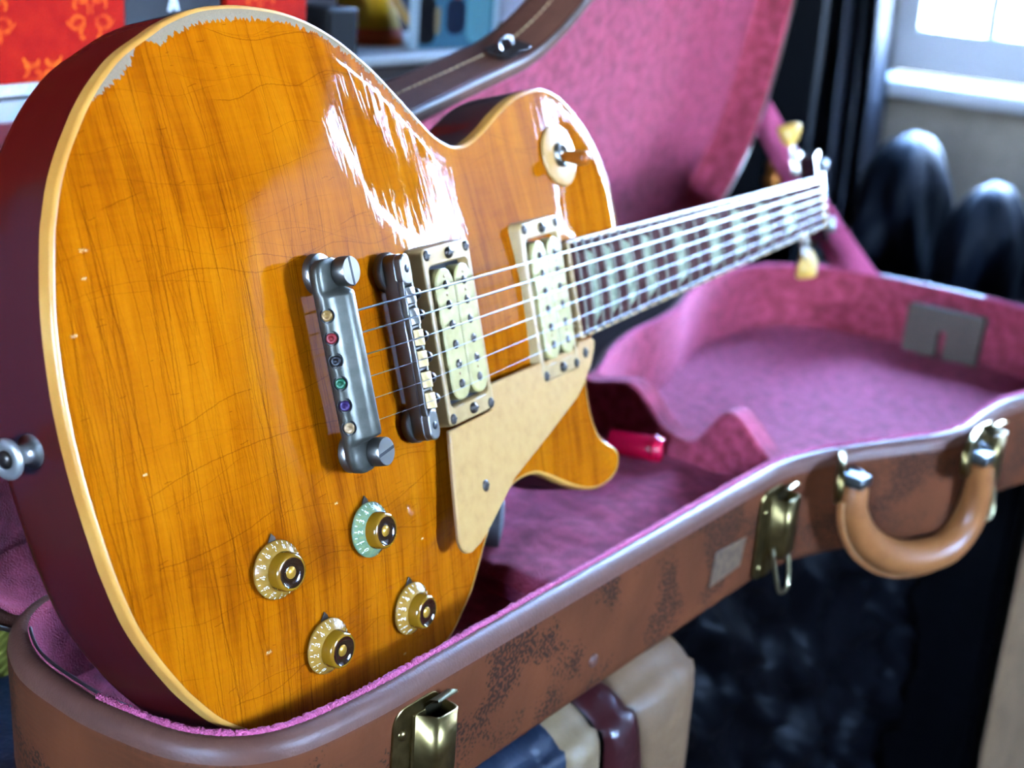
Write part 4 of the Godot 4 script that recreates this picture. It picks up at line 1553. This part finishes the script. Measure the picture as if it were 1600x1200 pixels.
# ------------------------------------------------------------------ loose things in the case
func build_case_contents() -> void:
	var red := mat(Color(0.96, 0.05, 0.27), 0.25, 0.0, 0.5)
	red.backlight_enabled = true
	red.backlight = Color(0.6, 0.02, 0.12)
	var xf := aim(Vector3(838, 733.6, -510), Vector3(14, -0.8, 36).normalized())
	var t := thing("plastic_tube", "short bright red plastic tube lying on the plush by the neck cradle", "tube")
	var st := new_st()
	lathe(st, [Vector2(8.4, 0), Vector2(8.4, 0), Vector2(8.8, 1.0), Vector2(9.0, 36), Vector2(8.8, 38.5), Vector2(8.2, 39), Vector2(6.8, 38.8), Vector2(6.6, 38), Vector2(6.6, 4), Vector2(0, 4)], 6, xf)
	lathe(st, [Vector2(0, 0), Vector2(8.4, 0)], 6, xf)
	put("tube_body", st, red, t)
	st = new_st()
	lathe(st, [Vector2(9.1, 31), Vector2(9.5, 31.6), Vector2(9.5, 34.4), Vector2(9.1, 35)], 24, xf)
	put("collar", st, red, t)
	var grey := surface(ramp_tex(noise(121, 0.05, 3), 128, ramp([[0.0, Color(0.30, 0.29, 0.29)], [1.0, Color(0.38, 0.37, 0.37)]])), M.fine_height, 0.3, 20.0, 0.6)
	st = new_st()
	plate(st, PackedVector2Array([Vector2(-16, 0), Vector2(16, 0), Vector2(16, 7), Vector2(6, 22), Vector2(-16, 22)]), -11, 11, 0.8, Transform3D(Basis(Vector3.UP, 0.55), Vector3(664, 724.5, -487)))
	var wedge := put("foam_wedge", st, grey, self)
	tag(wedge, "small dark grey wedge block on the plush under the pickguard point", "block")
	var taupe := surface(ramp_tex(noise(122, 0.05, 3), 128, ramp([[0.0, Color(0.27, 0.22, 0.17)], [1.0, Color(0.34, 0.28, 0.22)]])), M.fine_height, 0.3, 20.0, 0.7)
	st = new_st()
	var slot := PackedVector2Array([Vector2(-38, 0), Vector2(-4, 0), Vector2(-4, 22)])
	for k in 7:
		var a := PI - PI * k / 6.0
		slot.append(Vector2(4 * cos(a), 23 + 4 * sin(a)))
	slot.append_array(PackedVector2Array([Vector2(4, 22), Vector2(4, 0), Vector2(38, 0), Vector2(39, 46), Vector2(36, 49), Vector2(-36, 49), Vector2(-39, 46)]))
	plate(st, slot, -9, 0, 1.2, Transform3D(Basis(Vector3(0, 0, 1), Vector3(0.09, 0.996, 0).normalized(), Vector3(-0.996, 0.09, 0).normalized()), Vector3(1377, 688.5, -470)))
	var block := put("slotted_block", st, taupe, self)
	tag(block, "flat taupe block with a slot leaning on the far wall of the case", "block")

# ------------------------------------------------------------------ on and before the plaster wall
func damask(seed_: int) -> ImageTexture:
	var w := 768
	var im := Image.create(w, w, false, Image.FORMAT_RGB8)
	im.fill(Color(0.80, 0.11, 0.035))
	var f := noise(seed_, 0.01, 4)
	var field := PackedFloat32Array()
	field.resize(w * w)
	# scrolls, leaves and buds, mirrored about the middle of each repeat
	for cy in 4:
		for cx in 3:
			var ox := cx * 384.0 + (192.0 if cy % 2 else 0.0) - 96.0
			var oy := cy * 256.0
			for s in [-1.0, 1.0]:
				for c in 7:
					var bx: float = [8.0, 16.0, 30.0, 44.0, 12.0, 22.0, 60.0][c]
					var by: float = [-96.0, -40.0, 6.0, 66.0, 100.0, 40.0, -66.0][c]
					var turn: float = [2.6, 3.4, 4.2, 3.6, 2.2, 3.0, 2.6][c]
					var r0: float = [46.0, 34.0, 44.0, 36.0, 26.0, 52.0, 30.0][c]
					for k in 130:
						var t := k / 129.0
						var a := t * turn + c * 1.3
						var r := r0 * (1.0 - 0.75 * t)
						var x: float = ox + s * (bx + r * cos(a) + r0 * 0.4)
						var y := oy + by + r * sin(a)
						var fat := 8.5 * sin(t * PI) + 2.5
						for e in 14:
							var q := Vector2(x, y) + Vector2.from_angle(e * 0.45) * fat * (e % 4) / 3.0
							var xi := posmod(int(q.x), w)
							var yi := posmod(int(q.y), w)
							field[yi * w + xi] = 1.0
	for y in w:
		for x in w:
			var n := f.get_noise_2d(x, y)
			var base := Color(0.60 + n * 0.05, 0.06 + n * 0.04, 0.018)
			if field[y * w + x] > 0.5:
				base = base.lerp(Color(0.86, 0.36, 0.07), clampf(0.85 + n * 0.7, 0.45, 1.0))
			im.set_pixel(x, y, base)
	return ImageTexture.create_from_image(im)

func canvas(called: String, label: String, category: String, lo: Vector3, hi: Vector3, m: Material) -> Node3D:
	var t := thing(called, label, category)
	var st := new_st()
	box(st, lo, hi, 1.5)
	put("board", st, m, t)
	return t

func build_wall_things() -> void:
	var red := mat(Color.WHITE, 0.7)
	red.albedo_texture = damask(131)
	red.uv1_triplanar = true
	red.uv1_world_triplanar = true
	red.uv1_scale = Vector3.ONE * 6.6
	red.metallic_specular = 0.2
	canvas("wall_canvas", "red and orange damask patterned canvas on the wall, with the plaster under it", "canvas", Vector3(180, 963, -822), Vector3(653, 1560, -802), red)
	canvas("wall_canvas", "narrow strip of red damask canvas to the other side of the black lettered board", "canvas", Vector3(744, 940, -822), Vector3(824, 1560, -802), red)
	var slate := surface(ramp_tex(noise(132, 0.02, 4), 128, ramp([[0.0, Color(0.05, 0.055, 0.075)], [1.0, Color(0.085, 0.09, 0.115)]])), null, 0.0, 4.0, 0.6)
	var bd := canvas("letter_board", "black board with a white letter A between two red canvases", "sign", Vector3(656, 930, -822), Vector3(742, 1560, -806), slate)
	var tm := TextMesh.new()
	tm.text = "A"
	tm.font = sys_font
	tm.font_size = 96
	tm.pixel_size = 0.00014
	tm.depth = 0.002
	put_mesh("letter", tm, M.white_ink, bd, Vector3(697, 1009, -805))
	var grey := mat(Color(0.62, 0.62, 0.62), 0.5)
	var lower := canvas("wall_canvas", "pale framed red panel on the wall below the damask canvas", "canvas", Vector3(200, 560, -822), Vector3(590, 952, -804), grey)
	var st := new_st()
	box(st, Vector3(216, 576, -806), Vector3(574, 939, -800), 1.0)
	put("picture", st, mat(Color(0.42, 0.03, 0.06), 0.5), lower)
	canvas("wall_canvas", "pale lavender canvas further along the wall towards the near corner", "canvas", Vector3(-420, 620, -822), Vector3(140, 1100, -802), mat(Color(0.78, 0.76, 0.95), 0.6))
	canvas("wall_canvas", "amber brown canvas above the lavender one", "canvas", Vector3(-420, 1130, -822), Vector3(140, 1500, -802), mat(Color(0.72, 0.44, 0.12), 0.6))
	# the cabinet in the alcove and what stands on it
	var maroon := surface(ramp_tex(noise(133, 0.02, 4), 256, ramp([[0.0, Color(0.10, 0.035, 0.04)], [1.0, Color(0.17, 0.06, 0.06)]])), null, 0.0, 4.0, 0.45)
	var cab := thing("cabinet", "dark maroon cabinet with a pale metal-edged top in the alcove", "cabinet")
	st = new_st()
	box(st, Vector3(832, 0, -1248), Vector3(1500, 956, -806), 3)
	put("cabinet_body", st, maroon, cab)
	st = new_st()
	box(st, Vector3(830, 956, -1248), Vector3(1506, 964, -800), 3)
	put("cabinet_top", st, mat(Color(0.66, 0.67, 0.66), 0.4), cab)
	st = new_st()
	box(st, Vector3(846, 60, -806), Vector3(1190, 944, -801), 3)
	put("cabinet_door", st, maroon, cab)
	st = new_st()
	box(st, Vector3(1196, 60, -806), Vector3(1490, 944, -801), 3)
	put("cabinet_door", st, maroon, cab)
	var speaker := thing("speaker", "small black speaker box standing on the cabinet in front of the brown panel", "speaker")
	st = new_st()
	box(st, Vector3(858, 964, -852), Vector3(892, 1002, -812), 2)
	put("speaker_box", st, M.black, speaker)
	st = new_st()
	box(st, Vector3(860, 966, -813), Vector3(890, 1000, -810), 1)
	put("grille", st, mat(Color(0.05, 0.05, 0.06), 0.9), speaker)
	var bp := thing("wooden_panel", "tall reddish brown wooden panel leaning in the alcove behind the yellow cone", "panel")
	st = new_st()
	box(st, Vector3(832, 964, -944), Vector3(1480, 1500, -930), 3)
	put("board", st, surface(ramp_tex(noise(134, 0.02, 4), 256, ramp([[0.0, Color(0.12, 0.045, 0.035)], [1.0, Color(0.21, 0.085, 0.05)]])), null, 0.0, 4.0, 0.9), bp)
	var cone := thing("yellow_cone", "yellow and orange tapering ornament on the cabinet", "ornament")
	st = new_st()
	lathe(st, [Vector2(0, 0), Vector2(33, 0), Vector2(33, 0), Vector2(32, 6), Vector2(15, 78), Vector2(8, 120), Vector2(3, 150), Vector2(0, 151)], 32, aim(Vector3(984, 964, -886), Vector3.UP))
	put("cone_body", st, mat(Color(0.82, 0.62, 0.03), 0.6), cone)
	st = new_st()
	lathe(st, [Vector2(33.4, 0.5), Vector2(33.6, 3), Vector2(32.6, 9), Vector2(30.6, 14)], 32, aim(Vector3(984, 964, -886), Vector3.UP))
	put("base_ring", st, mat(Color(0.72, 0.30, 0.04), 0.5), cone)
	var hoop := thing("round_picture", "round gold-framed picture standing on the cabinet", "picture")
	var hx := aim(Vector3(1046, 1066, -842), Vector3(0, 0.0, 1.0))
	st = new_st()
	var ring := PackedVector3Array()
	for k in 64:
		ring.append(hx * Vector3(97 * cos(TAU * k / 64), 97 * sin(TAU * k / 64), 0))
	tube(st, ring, 4.0, 10, true)
	put("gold_hoop", st, mat(Color(0.66, 0.50, 0.22), 0.6, 0.0), hoop)
	st = new_st()
	lathe(st, [Vector2(0, -3), Vector2(96, -3), Vector2(96, -3), Vector2(96, -6), Vector2(0, -6)], 48, hx)
	put("picture_disc", st, mat(Color(0.10, 0.13, 0.18), 0.4), hoop)
	var fr := thing("framed_photograph", "teal framed photograph of two blurred standing figures, propped before the round picture", "photograph")
	var fx := Transform3D(Basis(Vector3.UP, -0.12), Vector3(1024, 964, -820))
	st = new_st()
	box(st, Vector3(-46, 0, -4), Vector3(52, 130, 0), 1.5, fx)
	put("picture_back", st, mat(Color(0.30, 0.52, 0.62), 0.5), fr)
	for e in [[-48, -42, mat(Color(0.62, 0.70, 0.74), 0.35)], [50, 54, mat(Color(0.70, 0.80, 0.85), 0.35)]]:
		st = new_st()
		box(st, Vector3(e[0], 0, -5), Vector3(e[1], 132, 2), 1, fx)
		put("frame_side", st, e[2], fr)
	var parts := [[-32, 4, 13, 40, Color(0.03, 0.04, 0.06)], [-31, 46, 9, 11, Color(0.80, 0.48, 0.36)], [2, 12, 14, 30, Color(0.10, 0.16, 0.26)], [5, 42, 11, 15, Color(0.84, 0.48, 0.38)], [-20, 12, 5, 24, Color(0.62, 0.55, 0.42)], [30, 4, 18, 58, Color(0.46, 0.72, 0.78)]]
	for p in parts:
		st = new_st()
		plate(st, rrect(p[2] * 1.6, p[3], minf(p[2], p[3]) * 0.6, 4), 0, 0.6, 0.2, fx * mm(p[0], p[1] + p[3] / 2.0, 0))
		put("printed_shape", st, mat(p[4], 0.4), fr)
	var bk := thing("folded_cloth", "blue and white folded cloth heaped on the dark end of the cabinet top", "cloth")
	st = new_st()
	box(st, Vector3(1088, 964, -880), Vector3(1230, 984, -812), 6)
	put("dark_layer", st, mat(Color(0.02, 0.025, 0.06), 0.6), bk)
	st = new_st()
	plate(st, rrect(120, 62, 16, 5), 0, 44, 8, Transform3D(Basis(Vector3(1, 0, 0), Vector3(0, 0, -1), Vector3(0, 1, 0)), Vector3(1160, 984, -846)))
	put("blue_layer", st, mat(Color(0.16, 0.20, 0.62), 0.7), bk)
	st = new_st()
	plate(st, rrect(70, 50, 14, 5), 0, 52, 8, Transform3D(Basis(Vector3(0.95, 0.3, 0), Vector3(0, 0, -1), Vector3(-0.3, 0.95, 0)), Vector3(1128, 985, -838)))
	put("white_layer", st, mat(Color(0.72, 0.73, 0.80), 0.7), bk)

# ------------------------------------------------------------------ dark things before the window wall
func drape(called: String, label: String, at: Vector3, peak: float, low: float, rx: float, rz: float, folds: int, turn: float, m: Material) -> void:
	var t := thing(called, label, "jacket", Transform3D.IDENTITY, "")
	var f := noise(int(at.z) + 3000, 0.01, 3, 20.0)
	var st := new_st()
	var rings := []
	for i in 34:
		var v := i / 33.0
		var ring := PackedVector3Array()
		for j in 72:
			var a := TAU * j / 72 + turn
			var d := 1.0 - minf(v / 0.27, 1.0)
			var spread := sqrt(1.0 - d * d) * (0.86 + 0.14 * v)
			var fold := 1.0 + 0.09 * spread * cos(a * folds + 2.0 * sin(v * 3.0)) + 0.16 * f.get_noise_2d(j * 9.0, i * 9.0) * spread
			ring.append(at + Vector3(cos(a) * rx * spread * fold, lerpf(peak, low, v) + 14.0 * f.get_noise_2d(j * 6.0 + 400, i * 3.0) * spread, sin(a) * rz * spread * fold))
		rings.append(ring)
	strip(st, rings)
	put("leather", st, m, t)

func build_far_things() -> void:
	var hide_black := leather_of(141, Color(0.012, 0.018, 0.030), Color(0.03, 0.045, 0.075), 0.5)
	# dark curtain hanging at the window's near end
	var cur := thing("curtain", "dark navy curtain hanging in folds beside the window", "curtain")
	var st := new_st()
	var rings := []
	for i in 12:
		var y := lerpf(2250.0, 250.0, i / 11.0)
		var ring := PackedVector3Array()
		for j in 97:
			var f := j / 96.0
			ring.append(Vector3(2500 + 26.0 * sin(f * 46.0 + 0.3 * sin(y * 0.004)) + 8 * sin(f * 17.0), y, lerpf(-1240, -1040 + 20.0 * sin(y * 0.003), f)))
		rings.append(ring)
	strip(st, rings, false)
	put("cloth", st, mat(Color(0.03, 0.05, 0.10), 0.55), cur)
	st = new_st()
	tube(st, PackedVector3Array([Vector3(2500, 2262, -1248), Vector3(2500, 2262, 1500)]), 12, 12)
	put("rail", st, M.dark_steel, cur)
	# a stack of black cases and jackets on a low bench
	var bench := thing("bench", "low black bench under the heap of black leather jackets", "bench")
	st = new_st()
	box(st, Vector3(1720, 300, -830), Vector3(2250, 360, -140), 6)
	put("seat", st, M.matte_black, bench)
	for p in [[1750, -800], [2200, -800], [1750, -180], [2200, -180]]:
		st = new_st()
		box(st, Vector3(p[0] - 20, 0, p[1] - 20), Vector3(p[0] + 20, 300, p[1] + 20), 3)
		put("leg", st, M.black, bench)
	st = new_st()
	box(st, Vector3(2200, 360, -830), Vector3(2240, 640, -140), 8)
	put("backrest", st, M.matte_black, bench)
	drape("leather_jacket", "black leather jacket heaped to a peak in front of the window sill's end", Vector3(1930, 0, -742), 826, 384, 130, 58, 5, 0.4, hide_black)
	drape("leather_jacket", "black leather jacket with a rounded hump, second from the curtain", Vector3(1920, 0, -618), 780, 384, 130, 50, 6, 1.2, hide_black)
	drape("leather_jacket", "black leather jacket spread lowest, furthest from the curtain", Vector3(1920, 0, -480), 748, 384, 130, 74, 5, 2.2, hide_black)
	var kit := thing("hard_case", "upright black hard case with brass fittings behind the lid's edge", "instrument case")
	st = new_st()
	plate(st, rrect(250, 1040, 60, 8), -45, 45, 10, Transform3D(Basis(Vector3.UP, -0.7), Vector3(1830, 520, -985)))
	var shell := mat(Color(0.012, 0.014, 0.018), 0.75)
	shell.metallic_specular = 0.15
	put("case_body", st, shell, kit)
	for p in [[-28.0, 252.0, M.brass], [30.0, 236.0, M.brass], [4.0, 246.0, M.bright_brass], [-6.0, 205.0, M.chrome], [70, 40, M.copper], [72, 60, M.copper]]:
		st = new_st()
		lathe(st, [Vector2(0, 0), Vector2(13, 0), Vector2(13, 6), Vector2(8, 11), Vector2(0, 12)], 20, Transform3D(Basis(Vector3.UP, -0.7), Vector3(1830, 700, -985)) * mm(p[0], p[1], 45))
		put("fitting", st, p[2], kit)
